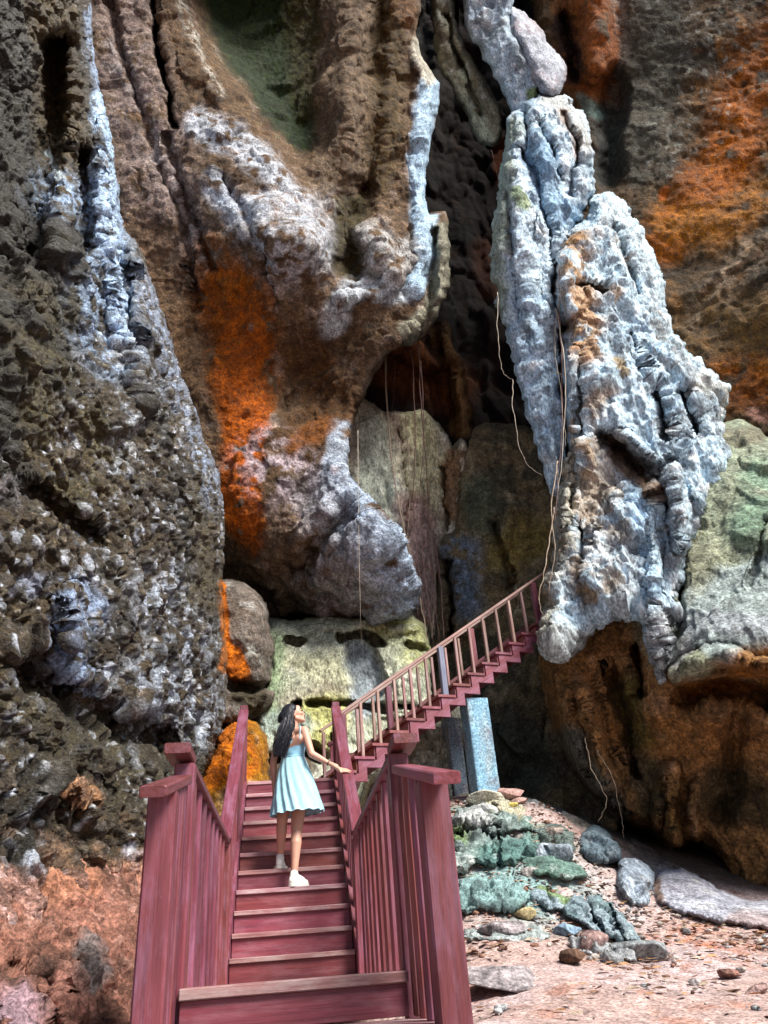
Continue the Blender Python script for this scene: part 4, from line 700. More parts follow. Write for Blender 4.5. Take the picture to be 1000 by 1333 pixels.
# loose stones
def stone(px, py, w_px, asp, flat, col, label, mt=None, name='loose_rock', cat='rock', sink=.3, group=None):
    p = hit_ground(px, py); d = np.linalg.norm(p - EYE); s = w_px * d / 1000 / 2
    bm = bmesh.new(); bmesh.ops.create_icosphere(bm, subdivisions=5, radius=1); v = np.array([x.co[:] for x in bm.verts]); o0 = rng.uniform(-40, 40, 3)
    n = v + 0; pl = rng.normal(size=(11, 3)); pl /= np.linalg.norm(pl, axis=1, keepdims=True); pd = rng.uniform(.5, .9, 11)
    dd = v @ pl.T; rr = np.where(dd > .05, pd / np.maximum(dd, .05), 9); rr = np.minimum(rr, 1.15); rr = -np.log(np.exp(-34 * rr).sum(1)) / 34
    v = v * (rr * (1.15 + .10 * fbm(v * 1.3 + o0, 3) + .06 * fbm(v * 4 + o0, 3, .5, True) + .025 * fbm(v * 12 + o0, 2)))[:, None]; an = rng.uniform(0, 6.28); cs, sn = math.cos(an), math.sin(an)
    v = v * np.array((s, s * asp, s * flat)); 
    C = np.array(col) * (1 + .35 * fbm(n * 2 + o0, 4))[:, None]
    f = [[q.index for q in x.verts] for x in bm.faces]; bm.free()
    o = mesh_obj(name, v, np.array(f), mt or PALE, None, True, np.clip(C, .01, .9)); o.location = p + (0, 0, s * flat * (1 - 2 * sink)); o.rotation_euler = (rng.uniform(-.15, .15), rng.uniform(-.15, .15), rng.uniform(-.5, .5))
    return tag(o, label, cat, group)
for a in [
    (626, 1066, 44, .8, .62, (.44, .45, .45), 'white-grey block on top of the stepped outcrop below the posts'),
    (695, 1030, 34, .7, .6, (.34, .38, .42), 'pale rounded rock at the dark foot of the pillar, beside the stone footing'),
    (712, 1046, 40, .7, .5, (.22, .25, .28), 'grey-blue flat rock just right of the pale rounded one at the pillar foot'),
    (680, 1192, 26, .7, .5, (.42, .36, .24), 'small cream yellow stone in the middle of the stony slope'),
    (655, 1215, 50, .7, .35, (.34, .31, .32), 'wide flat grey stone at the lower left of the slope'),
    (736, 1215, 30, .8, .5, (.24, .31, .38), 'blue-grey stone below the layered slab'),
    (772, 1238, 40, .7, .6, (.30, .22, .21), 'pinkish stone above a dark gap at the foot of the slope'),
    (745, 1252, 30, .7, .5, (.10, .065, .05), 'dark brown flat stone at the foot of the slope'),
    (835, 1246, 74, .7, .28, (.30, .32, .33), 'low grey stone slab half buried in the sand at the slope foot'),
    (650, 1282, 110, .7, .22, (.36, .33, .34), 'broad flat pale rock half buried beside the right front post'),
    (870, 1250, 16, .8, .6, (.3, .26, .25), 'small grey stone on the sand right of the half buried slab'),
    (905, 1282, 15, .8, .5, (.36, .33, .33), 'small pale stone alone on the open sand at right'),
    (950, 1270, 26, .6, .3, (.24, .15, .13), 'flat reddish stone on the sand near the right edge'),
    (985, 1292, 30, .7, .35, (.30, .22, .21), 'pink-grey stone at the right edge of the sand'),
    (765, 1180, 20, .7, .5, (.30, .33, .36), 'small blue stone wedged on the layered slab'),
    (612, 1150, 24, .7, .5, (.20, .25, .22), 'small mossy stone just right of the right front post'),
    (690, 1140, 22, .7, .5, (.33, .31, .30), 'small grey stone between the two mossy slabs'),
    (722, 1086, 20, .7, .6, (.28, .24, .22), 'small brown-grey stone among twigs under the overhang'),
]: stone(*a)

# concrete posts and their footing
CONC = rock_mat('painted_concrete', 9, .35, .01, .7, 1.25, .8)
def post(px0, px1, ytop, ybot, Y, dep, col, label):
    a, b = at(px0, ybot, Y), at(px1, ybot, Y); wdt = np.linalg.norm(a - b); top = at((px0 + px1) / 2 - 10, ytop, Y)[2]
    o_ = empty('concrete_post', tuple((a + b) / 2), label, 'post'); n = 14
    c2, s2 = math.cos(R(6)), math.sin(R(6)); hgt = top - a[2] + .05
    prof = []; r = .012
    for cx, cy in ((-1, -1), (1, -1), (1, 1), (-1, 1)):
        prof += [(cx * (wdt / 2 - r), cy * dep / 2), (cx * wdt / 2, cy * (dep / 2 - r))][:: (1 if cx * cy < 0 else -1)]
    zs = np.linspace(-.25, hgt, 60); v = []
    sub = []
    for k in range(8):
        p, q = np.array(prof[k]), np.array(prof[(k + 1) % 8]); m_ = 10 if np.linalg.norm(q - p) > .05 else 1
        sub += [p + (q - p) * t / m_ for t in range(m_)]
    ns = len(sub)
    for z in zs:
        for x, y in sub: v.append((c2 * x - s2 * y, s2 * x + c2 * y + dep / 2, z))
    v = np.array(v); o0 = rng.uniform(-9, 9, 3); v += .006 * np.stack([fbm(v * 5 + o0, 3), fbm(v * 5 + 20, 3), 0 * v[:, 0]], 1)
    f = [[r_ * ns + k, r_ * ns + (k + 1) % ns, (r_ + 1) * ns + (k + 1) % ns, (r_ + 1) * ns + k] for r_ in range(len(zs) - 1) for k in range(ns)]
    C = np.array(col) * np.ones((len(v), 3)); st_ = fbm(v * (5, 5, 1.2) + o0, 4)[:, None]
    C += (np.array((.42, .46, .46)) - C) * sstep(.05, .4, st_) * .6; C += (np.array((.20, .15, .15)) - C) * sstep(.1, .4, fbm(v * 3 + 9, 4)[:, None]) * .5
    o = mesh_obj('shaft', v, np.array(f), CONC, o_, False, np.clip(C, .01, .9))
    cv = np.array([(c2 * x - s2 * y, s2 * x + c2 * y + dep / 2, hgt - .001) for x, y in sub]); 
    mesh_obj('post_top', cv, [tuple(range(ns))], CONC, o_, cols=np.ones((ns, 3)) * np.array(col))
post(621, 652, 912, 1037, 9.32, .30, (.27, .40, .50), 'pale blue painted concrete post in front, under the upper stair')
post(592, 611, 938, 1044, 10.1, .26, (.16, .20, .25), 'darker concrete post behind the pale blue one')
ft = rock_mat('footing_stone', 10, .6, .02, .6, 1.4)
for k, (x, y, w_, c_, l_) in enumerate([(660, 1040, 46, (.40, .28, .26), 'pink flat footing stone at the base of the pale blue post'), (634, 1046, 52, (.38, .37, .32), 'grey-cream flat footing stone under the two posts'), (658, 1052, 26, (.42, .36, .17), 'yellow footing brick on the outcrop below the pale blue post'), (676, 1046, 22, (.36, .26, .24), 'small pink footing stone at the right end of the footing')]):
    stone(x, y, w_, .6, .28, c_, l_, ft, 'footing_stone', 'stone', .1)

# hanging roots
ROOTM = plain_mat('root_bark', (.30, .23, .17), .8, 40, .4, .4); ROOTR = plain_mat('red_root_bark', (.20, .11, .095), .8, 40, .4, .4); ROOTP = plain_mat('pale_root_bark', (.34, .29, .23), .8, 40, .35, .4)
def root(pts, r0, r1, mt, label, wob=.022):
    p = np.array([at(x, y, Y) for x, y, Y in pts]); c_ = smooth_loop(p, 10, False) if len(p) > 2 else np.linspace(p[0], p[1], 24)
    t = np.linspace(0, 1, len(c_)); o0 = rng.uniform(-90, 90); c_ = c_ + wob * np.stack([perlin(np.c_[t * 14 + o0, t, t]), perlin(np.c_[t * 14 + o0 + 9, t, t]), 0 * t], 1)
    org = c_[0]; v, f = [], []; n = 8
    for k in range(len(c_)):
        a = _n(c_[min(k + 1, len(c_) - 1)] - c_[max(k - 1, 0)]); s = _n(np.cross(a, (0, 1, .01))); u = np.cross(a, s); r = (r0 * 1.1 + (r1 * .45 - r0 * 1.1) * t[k]) * (1 + .25 * math.sin(k * 2.1 + o0))
        for j in range(n): v.append(c_[k] - org + r * (s * math.cos(6.2832 * j / n) + u * math.sin(6.2832 * j / n)))
    for k in range(len(c_) - 1):
        for j in range(n): f.append((k * n + j, k * n + (j + 1) % n, (k + 1) * n + (j + 1) % n, (k + 1) * n + j))
    f += [tuple(range(n))[::-1], tuple(range((len(c_) - 1) * n, len(c_) * n))]
    o = mesh_obj('hanging_root', v, f, mt, None, True); o.location = org
    return tag(o, label, 'root', 'roots hanging in the cave')
for a in [
    ([(500, 440, 12.6), (506, 560, 12.4), (520, 660, 12.2), (540, 745, 11.9), (551, 800, 11.7), (556, 838, 11.5)], 0.0186, 0.0132, ROOTM, 'thick tan root hanging in front of the flowstone column to the ledge'),
    ([(536, 455, 13.2), (541, 560, 12.6), (538, 660, 12.3), (548, 760, 12.0), (556, 835, 11.6)], 0.0124, 0.0088, ROOTR, 'reddish root just right of the thick tan one'),
    ([(545, 440, 13.5), (548, 520, 12.8), (556, 620, 12.6), (560, 720, 12.5), (572, 830, 11.9)], 0.0136, 0.0099, ROOTR, 'long red-brown root down the middle of the flowstone column'),
    ([(566, 700, 12.8), (574, 760, 12.3), (578, 830, 11.8)], 0.0186, 0.0132, ROOTR, 'thick red-brown root right of the ledge behind the stair rail'),
    ([(466, 560, 10.6), (467, 680, 10.2), (469, 790, 10.2), (471, 838, 10.6)], 0.0050, 0.0039, ROOTP, 'thin straight pale root hanging over the ledge niche', .004),
    ([(522, 640, 12.0), (527, 700, 11.8), (536, 790, 11.6)], 0.0062, 0.0039, ROOTM, 'thin brown root left of the thick tan one above the ledge'),
    ([(515, 470, 12.8), (512, 520, 12.9), (500, 600, 12.6)], 0.0043, 0.0033, ROOTR, 'short thin root in front of the red cavity'),
    ([(648, 380, 9.4), (648, 430, 9.3), (652, 470, 9.3), (658, 488, 9.3), (668, 494, 9.3)], 0.0068, 0.0044, ROOTP, 'pale root curling at the left edge of the pillar spire'),
    ([(668, 494, 9.4), (668, 530, 9.3), (676, 580, 9.2), (688, 606, 9.2), (706, 618, 9.1)], 0.0062, 0.0039, ROOTP, 'pale root swinging to the pillar below the curling one'),
    ([(722, 660, 8.6), (716, 700, 8.6), (708, 745, 8.5), (702, 775, 8.5), (705, 795, 8.5), (714, 806, 8.5)], 0.0081, 0.0055, ROOTM, 'bowed tan root along the lower left edge of the pillar'),
    ([(728, 350, 9.3), (729, 420, 9.2), (732, 500, 9.1), (729, 590, 8.9), (722, 680, 8.7)], 0.0081, 0.0055, ROOTR, 'dark root in the seam between spire and stem'),
    ([(724, 400, 9.3), (736, 480, 8.95), (734, 560, 8.9), (727, 640, 8.7)], 0.0112, 0.0077, ROOTP, 'pale thick root down the seam of the pillar'),
    ([(722, 484, 9.2), (736, 488, 9.1)], 0.0087, 0.0055, ROOTP, 'short pale root stub across the pillar seam'),
    ([(762, 960, 9.2), (770, 1000, 8.9), (790, 1040, 8.8), (778, 1070, 8.8)], 0.0050, 0.0033, ROOTM, 'thin bent root hanging below the brown overhang, the left one'),
    ([(776, 975, 9.1), (796, 1010, 8.8), (808, 1060, 8.8), (812, 1090, 8.8)], 0.0037, 0.0028, ROOTM, 'thin straight root hanging below the brown overhang, the right one'),
    ([(640, 195, 11.4), (648, 230, 11.4), (655, 260, 11.2)], 0.0056, 0.0039, ROOTR, 'short red root slanting at the top of the cleft'),
    ([(548, 470, 13.0), (552, 560, 12.6), (546, 650, 12.2), (552, 740, 12.0), (564, 836, 11.6)], .010, .007, ROOTR, 'fine red root crossing the long red-brown one near the ledge end'),
    ([(528, 540, 12.9), (534, 640, 12.3), (530, 720, 12.0), (545, 800, 11.7)], .008, .005, ROOTM, 'fine brown root beside the thick tan one, ending above the ledge'),
    ([(560, 690, 12.8), (566, 760, 12.4), (562, 830, 11.8)], .011, .007, ROOTM, 'brown root at the very right end of the ledge'),
    ([(730, 380, 9.2), (722, 440, 9.2), (731, 520, 9.0), (737, 580, 8.9)], .007, .005, ROOTP, 'fine pale root twisting across the pillar seam'),
    ([(726, 600, 8.8), (718, 660, 8.7), (722, 720, 8.6), (714, 770, 8.6)], .009, .006, ROOTM, 'fine tan root under the pillar seam, down to the stair'),
]: root(*a)

# litter
def scatter(n, boxes, zmax=9):
    q = []
    while len(q) < n:
        x0, x1, y0, y1 = boxes[int(rng.integers(len(boxes)))]; px, py = rng.uniform(x0, x1), rng.uniform(y0, y1); q.append((px, py))
    return q
def place_xy(n):
    x = rng.uniform(.62, 5.6, n * 3); y = rng.uniform(3.7, 9.6, n * 3); z = ground_z(x, y); P = np.c_[x, y, z]; k = fbm(P * .9 + 5, 3) + .75 * sstep(5.6, 7.2, y) - .35 + rng.uniform(-.5, .5, n * 3) > .1
    k &= ~((x > 3.2) & (y > 8.7)); P = P[k][:n]; return P
base = bmesh.new(); bmesh.ops.create_icosphere(base, subdivisions=2, radius=1); bv = np.array([x.co[:] for x in base.verts]); bf = np.array([[q.index for q in x.verts] for x in base.faces]); base.free()
P = place_xy(3600); V, Fc, C = [], [], []
for k, p in enumerate(P):
    s = .006 + .034 * rng.random() ** 5; a = bv * (1 + .35 * perlin(bv * 1.3 + k * 3.1))[:, None] * np.array((s, s * rng.uniform(.6, 1), s * rng.uniform(.35, .7))); t = rng.uniform(0, 6.28)
    a = np.c_[a[:, 0] * math.cos(t) - a[:, 1] * math.sin(t), a[:, 0] * math.sin(t) + a[:, 1] * math.cos(t), a[:, 2]]
    V.append(a + p + (0, 0, s * .25)); Fc.append(bf + k * len(bv)); C.append(np.tile(np.array([(.36, .30, .28), (.26, .27, .28), (.42, .38, .35), (.22, .13, .10)][int(rng.integers(4))]) * rng.uniform(.6, 1.25), (len(bv), 1)))
o = mesh_obj('pebbles', np.concatenate(V), np.concatenate(Fc), GROUND, None, False, np.concatenate(C)); tag(o, 'loose pebbles and stone chips over the sandy slope', 'pebbles', None, 'stuff')
P = place_xy(3400); V, Fc, C = [], [], []
for k, p in enumerate(P):
    l = rng.uniform(.025, .07); w_ = l * rng.uniform(.3, .5); t = rng.uniform(0, 6.28); cu = rng.uniform(-.3, .5)
    a = np.array([(-1, 0, 0), (-.3, -1, .3), (.4, -.8, .35), (1, 0, .1), (.4, .8, .3), (-.3, 1, .35), (.05, 0, 0)]) * (l / 1.4, w_ / 1.4, l * cu)
    if k % 6 == 0: a = a * (2.6, .16, .6)
    tl = rng.uniform(-.5, .5); a = np.c_[a[:, 0], a[:, 1] * math.cos(tl) - a[:, 2] * math.sin(tl), a[:, 1] * math.sin(tl) + a[:, 2] * math.cos(tl)]
    a = np.c_[a[:, 0] * math.cos(t) - a[:, 1] * math.sin(t), a[:, 0] * math.sin(t) + a[:, 1] * math.cos(t), a[:, 2]]
    V.append(a + p + (0, 0, .022)); Fc.append(np.array([(6, 0, 1), (6, 1, 2), (6, 2, 3), (6, 3, 4), (6, 4, 5), (6, 5, 0)]) + 7 * k); C.append(np.tile(np.array([(.30, .17, .09), (.22, .11, .07), (.42, .33, .24), (.16, .09, .07), (.38, .2, .1)][int(rng.integers(5))]) * rng.uniform(.6, 1.2), (7, 1)))
o = mesh_obj('leaf_litter', np.concatenate(V), np.concatenate(Fc), rock_mat('dry_leaf', 30, .1, .002, .8, 1.2, sat=.95), None, False, np.concatenate(C)); tag(o, 'dry brown leaves and twigs strewn over the slope', 'leaves', None, 'stuff')
# ------------------------------------------------------------------ the woman on the stairs
def capsule(p0, p1, r0, r1, n=14, sq=(1, 1, 1)):
    p0 = np.array(p0, float); p1 = np.array(p1, float); a = p1 - p0; l = np.linalg.norm(a)
    a = a / l if l > 1e-6 else np.array((0, 0, 1.0)); s = _n(np.cross(a, (0.3, 1, .2) if abs(a[1]) < .9 else (1, 0, 0))); u = np.cross(a, s); v = []; rings = []
    for k in range(6): rings.append((p0 - a * r0 * math.cos(k / 5 * 1.5708), r0 * math.sin(k / 5 * 1.5708) + 1e-4))
    for k in range(6): rings.append((p1 + a * r1 * math.sin(k / 5 * 1.5708), r1 * math.cos(k / 5 * 1.5708) + 1e-4))
    for c_, r in rings:
        for j in range(n): v.append(c_ + r * (s * math.cos(6.28319 * j / n) + u * math.sin(6.28319 * j / n)))
    f = [(k * n + j, k * n + (j + 1) % n, (k + 1) * n + (j + 1) % n, (k + 1) * n + j) for k in range(11) for j in range(n)]
    f += [tuple(range(n))[::-1], tuple(range(11 * n, 12 * n))]
    return np.array(v), f
def ball(c_, rad, M_=None):
    bm = bmesh.new(); bmesh.ops.create_uvsphere(bm, u_segments=20, v_segments=14, radius=1); v = np.array([x.co[:] for x in bm.verts]) * np.array(rad)
    f = [tuple(q.index for q in x.verts) for x in bm.faces]; bm.free()
    return v + np.array(c_), f
def fuse(name, pieces, mt, parent, voxel, smooth=4, cols=None):
    """join overlapping limb volumes into ONE continuous skin"""
    V, Fc, n = [], [], 0
    for v, f in pieces:
        V.append(v); Fc += [tuple(i + n for i in q) for q in f]; n += len(v)
    me = bpy.data.meshes.new('tmp'); me.from_pydata(np.concatenate(V).tolist(), [], Fc); o = bpy.data.objects.new('tmp', me); COL.objects.link(o)
    md = o.modifiers.new('r', 'REMESH'); md.mode = 'VOXEL'; md.voxel_size = voxel
    ms = o.modifiers.new('s', 'SMOOTH'); ms.factor = .5; ms.iterations = smooth
    dg = bpy.context.evaluated_depsgraph_get(); ev = bpy.data.meshes.new_from_object(o.evaluated_get(dg)); bpy.data.objects.remove(o); ev.name = name
    ev.polygons.foreach_set('use_smooth', np.ones(len(ev.polygons), bool)); ev.materials.clear(); ev.materials.append(mt)
    q = bpy.data.objects.new(name, ev); COL.objects.link(q); q.parent = parent; q.matrix_parent_inverse = Matrix.Translation(-Vector(parent.location))
    return q
SKIN, t_, b_ = mat('skin'); tc_ = N(t_, 'ShaderNodeTexCoord'); nn = N(t_, 'ShaderNodeTexNoise', i_Scale=14, i_Detail=4); t_.links.new(tc_.outputs['Object'], nn.inputs['Vector'])
t_.links.new(mix(t_, (.50, .26, .18), (.60, .34, .25), nn.outputs[0]), b_.inputs['Base Color']); b_.inputs['Roughness'].default_value = .5; b_.inputs['Subsurface Weight'].default_value = .08; b_.inputs['Subsurface Scale'].default_value = .01
HAIR, t_, b_ = mat('black_hair'); tc_ = N(t_, 'ShaderNodeTexCoord'); nn = N(t_, 'ShaderNodeTexNoise', i_Scale=60, i_Detail=3); t_.links.new(tc_.outputs['Object'], nn.inputs['Vector'])
t_.links.new(mix(t_, (.004, .004, .008), (.013, .013, .022), nn.outputs[0]), b_.inputs['Base Color']); b_.inputs['Roughness'].default_value = .5; b_.inputs['Specular IOR Level'].default_value = .35
DRESS = plain_mat('mint_cotton', (.32, .575, .68), .85, 60, .10, .3, .003, .2); BODICE = plain_mat('blue_mint_cotton', (.22, .46, .62), .85, 60, .12, .3, .003, .2)
SHOE = plain_mat('white_canvas', (.80, .83, .78), .7, 60, .08, .2); SOLE = plain_mat('white_rubber', (.72, .74, .68), .6, 40, .1)
BRACE = plain_mat('dark_cord', (.05, .03, .025), .6); LIP = plain_mat('lips', (.42, .13, .12), .45); EYEM = plain_mat('dark_eye', (.02, .015, .012), .2)

pr = empty('person', (0.0, 7.40, SZ[3]), 'woman in mint sundress climbing the stairs, one hand on the rail, looking up', 'person')
sR, sL = np.array((.128, 7.345, 1.935)), np.array((-.105, 7.53, 1.935))
nk = np.array((.022, 7.445, 1.985)); hd = np.array((.030, 7.455, 2.120))
eR, wR = np.array((.190, 7.28, 1.705)), np.array((.352, 7.285, 1.612))
eL, wL = np.array((-.165, 7.50, 1.70)), np.array((-.155, 7.53, 1.47))
hR, kR, aR = np.array((.085, 7.41, 1.45)), np.array((.046, 7.385, 1.065)), np.array((.022, 7.315, .715))
hL, kL, aL = np.array((-.040, 7.46, 1.45)), np.array((-.082, 7.43, 1.17)), np.array((-.100, 7.535, .885))
B = []
add = lambda *a: B.append(capsule(*a))
# trunk
B.append(ball((.022, 7.44, 1.48), (.155, .115, .13))); B.append(ball((.022, 7.44, 1.66), (.112, .092, .14))); B.append(ball((.015, 7.44, 1.82), (.125, .098, .12)))
mid = (sR + sL) / 2
add(sR * .8 + mid * .2, sL * .8 + mid * .2, .050, .050); add(mid + (0, .0, -.03), mid + (0, .01, -.12), .085, .09); add((mid * 1.0) + (.0, -.01, .0), nk, .056, .046); add(nk - (0, 0, .02), hd + (.0, .0, -.05), .046, .047)
add(sR * .6 + mid * .4 + (0, -.045, -.07), mid + (0, -.05, -.13), .045, .05)           # right shoulder blade
# arms
add(sR, sR * .5 + eR * .5, .046, .037); add(sR * .5 + eR * .5, eR, .038, .033); add(eR, eR * .6 + wR * .4, .034, .031); add(eR * .6 + wR * .4, wR, .031, .020)
add(sL, sL * .5 + eL * .5, .046, .037); add(sL * .5 + eL * .5, eL, .038, .033); add(eL, eL * .6 + wL * .4, .034, .031); add(eL * .6 + wL * .4, wL, .031, .020)
# legs: thigh, knee, calf swelling, ankle
for h_, k_, a_ in ((hR, kR, aR), (hL, kL, aL)):
    bk = np.array((0, -.018, 0)); add(h_, k_, .084, .052); add(k_, k_ + (0, .005, -.02), .050, .048)
    c1_ = k_ * .70 + a_ * .30 + bk; c2_ = k_ * .35 + a_ * .65 + bk * .4; add(k_, c1_, .045, .050); add(c1_, c2_, .050, .038); add(c2_, a_, .037, .030)
# feet inside the shoes
dR = np.array((.60, .80, 0)); dL = np.array((.05, 1, 0)); fR = np.array((.008, 7.285, SZ[3])); fL = np.array((-.103, 7.505, SZ[4]))
for a_, f_, d_ in ((aR, fR, dR), (aL, fL, dL)): add(a_, f_ + d_ * .03 + (0, 0, .055), .031, .034); add(f_ + d_ * .03 + (0, 0, .05), f_ + d_ * .15 + (0, 0, .036), .032, .024)
# right hand closing over the handrail
sl2 = sl
def rt(y): return .909 + (y - 6.43) * sl2      # top of the rail
hy = 7.262
kn = np.array((.462, hy, rt(hy) + .028)); add(wR, wR * .4 + kn * .6 + (0, 0, .008), .021, .019)
for i, (dy_, ln) in enumerate(((-.030, .86), (-.010, 1.0), (.010, .95), (.030, .78))):
    y = hy + dy_; zt = rt(y); k0 = np.array((.450, y, zt + .022)); add(wR * .75 + k0 * .25 + (0, 0, .004), k0, .014, .0115)
    k1 = np.array((.450 + .046 * ln, y - .003, zt + .021 - .002 * i)); k2 = k1 + (.030 * ln, -.002, -.004); k3 = k2 + (.021 * ln, -.002, -.009)
    add(k0, k1, .0105, .0092); add(k1, k2, .0090, .0082); add(k2, k3, .0080, .0066)
t0 = wR * .55 + kn * .45 + (0, -.026, -.012); t1 = t0 + (.034, -.024, -.026); t2 = t1 + (.014, -.006, -.032); add(wR * .7 + kn * .3, t0, .017, .013); add(t0, t1, .0115, .0100); add(t1, t2, .0096, .0074)
# left hand, relaxed at the side
dn = np.array((.02, .05, -1)); dn = _n(dn); pL = wL + dn * .075; add(wL, pL, .020, .019)
for i, ln in enumerate((.86, 1.0, .94, .76)):
    y = (-.027 + .018 * i); k0 = pL + (0.004 * i, y, -.004); k1 = k0 + dn * .040 * ln + (.006, 0, 0); k2 = k1 + dn * .026 * ln + (.014, 0, 0); k3 = k2 + dn * .018 * ln + (.014, 0, .002)
    add(wL + (0, y * .5, -.02), k0, .013, .011); add(k0, k1, .0100, .0090); add(k1, k2, .0088, .0080); add(k2, k3, .0078, .0066)
t0 = wL + (.012, .030, -.030); t1 = t0 + (.014, .018, -.034); add(wL, t0, .016, .013); add(t0, t1, .0110, .0096); add(t1, t1 + (.006, .004, -.028), .0094, .0074)
# head: turned to the right and tipped back
fd = _n((.90, .12, .34)); up_ = np.array((-.30, 0, 1.0)); up_ = _n(up_ - fd * up_.dot(fd)); rt_ = np.cross(fd, up_); HM = np.stack([rt_, fd, up_])   # local x right, y face, z up
def hp(p): return hd + (np.array(p, float) * .94) @ HM
def hball(c_, r): v, f = ball(c_, r); B.append((hd + v * .94 @ HM, f))
def hcap(p0, p1, r0, r1): B.append(capsule(hp(p0), hp(p1), r0 * .94, r1 * .94))
hball((0, -.012, .034), (.074, .094, .084)); hball((0, .035, .010), (.062, .054, .070)); hball((0, .030, -.040), (.054, .054, .052))
hcap((0, .056, -.070), (0, .074, -.084), .032, .021)
for s in (-1, 1):
    hcap((s * .048, .000, -.045), (s * .020, .066, -.082), .020, .018); hball((s * .036, .064, -.014), (.022, .020, .020)); hcap((s * .012, .086, .026), (s * .044, .070, .028), .010, .010)
    hball((s * .073, -.008, -.006), (.010, .019, .030)); hcap((s * .006, .098, -.034), (s * .012, .094, -.036), .007, .006)
hcap((0, .088, .020), (0, .104, -.026), .008, .0105); hcap((0, .102, -.028), (0, .104, -.032), .010, .009)
hball((0, .088, -.054), (.020, .011, .006)); hball((0, .086, -.064), (.018, .011, .007)); hball((0, .066, .050), (.045, .03, .035))
body = fuse('body', B, SKIN, pr, .0046, 14)
def child(name, v, f, mt, smooth=True, parent=None):
    o = mesh_obj(name, v, f, mt, parent or pr, smooth); 
    o.matrix_parent_inverse = Matrix.Translation(-Vector(pr.location)); return o
for s in (-1, 1):
    v, f = ball((s * .031, .0835, .008), (.012, .007, .0065)); child('eye', hd + v * .94 @ HM, f, EYEM)
    v, f = capsule(hp((s * .014, .094, .034)), hp((s * .046, .078, .036)), .0042, .003); child('eyebrow', v, f, HAIR)
v, f = ball((0, .0905, -.059), (.017, .0095, .0085)); child('lips', hd + v * .94 @ HM, f, LIP)
# hair
pieces = [(hd + (ball((0, -.022, .046), (.081, .094, .083))[0]) * .94 @ HM, ball((0, 0, 0), (1, 1, 1))[1])]
rs = np.random.default_rng(5)
for k in range(150):
    while True:
        d = rs.normal(size=3); d /= np.linalg.norm(d)
        if d[1] < .42 - .5 * max(0, -d[2]) and d[2] > -.55: break
    p0 = np.array((0, -.018, .040)) + d * np.array((.078, .092, .082)); p1 = p0 + np.array((d[0] * .004, -.020, -.022)); pts = [hp(p0), hp(p1)]
    if d[2] > .1: pts.append(hp((p0[0] * 1.08, p0[1] - .050 * (1 - max(d[1], 0)), p0[2] - .055)))
    sd_ = rs.uniform(-1, 1); dp = rs.uniform(-1, 1); end = rs.uniform(.72, 1.05)
    pts.append(np.array((-.022 + .040 * sd_, 7.385 + .026 * dp - .012, 2.035)))
    for q, (x_, y_, z_, wd_) in enumerate(((-.045, 7.350, 1.955, .050), (-.066, 7.335, 1.875, .050), (-.090, 7.335, 1.80, .045), (-.098, 7.335, 1.735, .030))):
        if q / 3 > end: break
        pts.append(np.array((x_ + wd_ * sd_ + .011 * math.sin(q * 2.2 + k % 5), y_ + .022 * dp + .010 * math.cos(q * 2.0 + k % 7), z_ + (0 if q < 3 else rs.uniform(-.03, .03)))))
    c_ = smooth_loop(np.array(pts), 5, False); n = len(c_)
    for j in range(n - 1):
        r0_, r1_ = [.0105 * (1 - .75 * max(0, (t - .55) / .45)) for t in (j / (n - 1), (j + 1) / (n - 1))]
        pieces.append(capsule(c_[j], c_[j + 1], r0_, r1_, 6))
fuse('hair', pieces, HAIR, pr, .0042, 2)
V, Fq = [], []
for k in range(260):
    d = rs.normal(size=3); d /= np.linalg.norm(d); d[1] = min(d[1], .2); d[2] = max(d[2], -.1)
    sd_, dp, q0 = rs.uniform(-1.35, 1.35), rs.uniform(-1.5, 1.2), rs.uniform(0, 6)
    pts = [hp(np.array((0, -.02, .042)) + d * np.array((.084, .098, .088))), np.array((-.022 + .045 * sd_, 7.378 + .028 * dp, 2.035))]
    for q, (x_, y_, z_, wd_) in enumerate(((-.045, 7.345, 1.955, .054), (-.068, 7.330, 1.875, .056), (-.092, 7.330, 1.80, .052), (-.102, 7.330, 1.72, .040))):
        pts.append(np.array((x_ + wd_ * sd_ + .010 * math.sin(q * 1.9 + q0), y_ + .025 * dp + .008 * math.cos(q * 2 + q0), z_ + rs.uniform(-.02, .02))))
    c_ = smooth_loop(np.array(pts), 6, False); n = len(c_)
    for j in range(n - 1):
        v, f = capsule(c_[j], c_[j + 1], .0021 * (1 - .6 * j / n), .0021 * (1 - .6 * (j + 1) / n), 4); o_ = sum(len(a) for a in V[-1:]) * 0 + (len(V) and VN); Fq += [tuple(i + o_ for i in x) for x in f]; V.append(v); VN = o_ + len(v)
child('loose_hair', np.concatenate(V), Fq, HAIR)
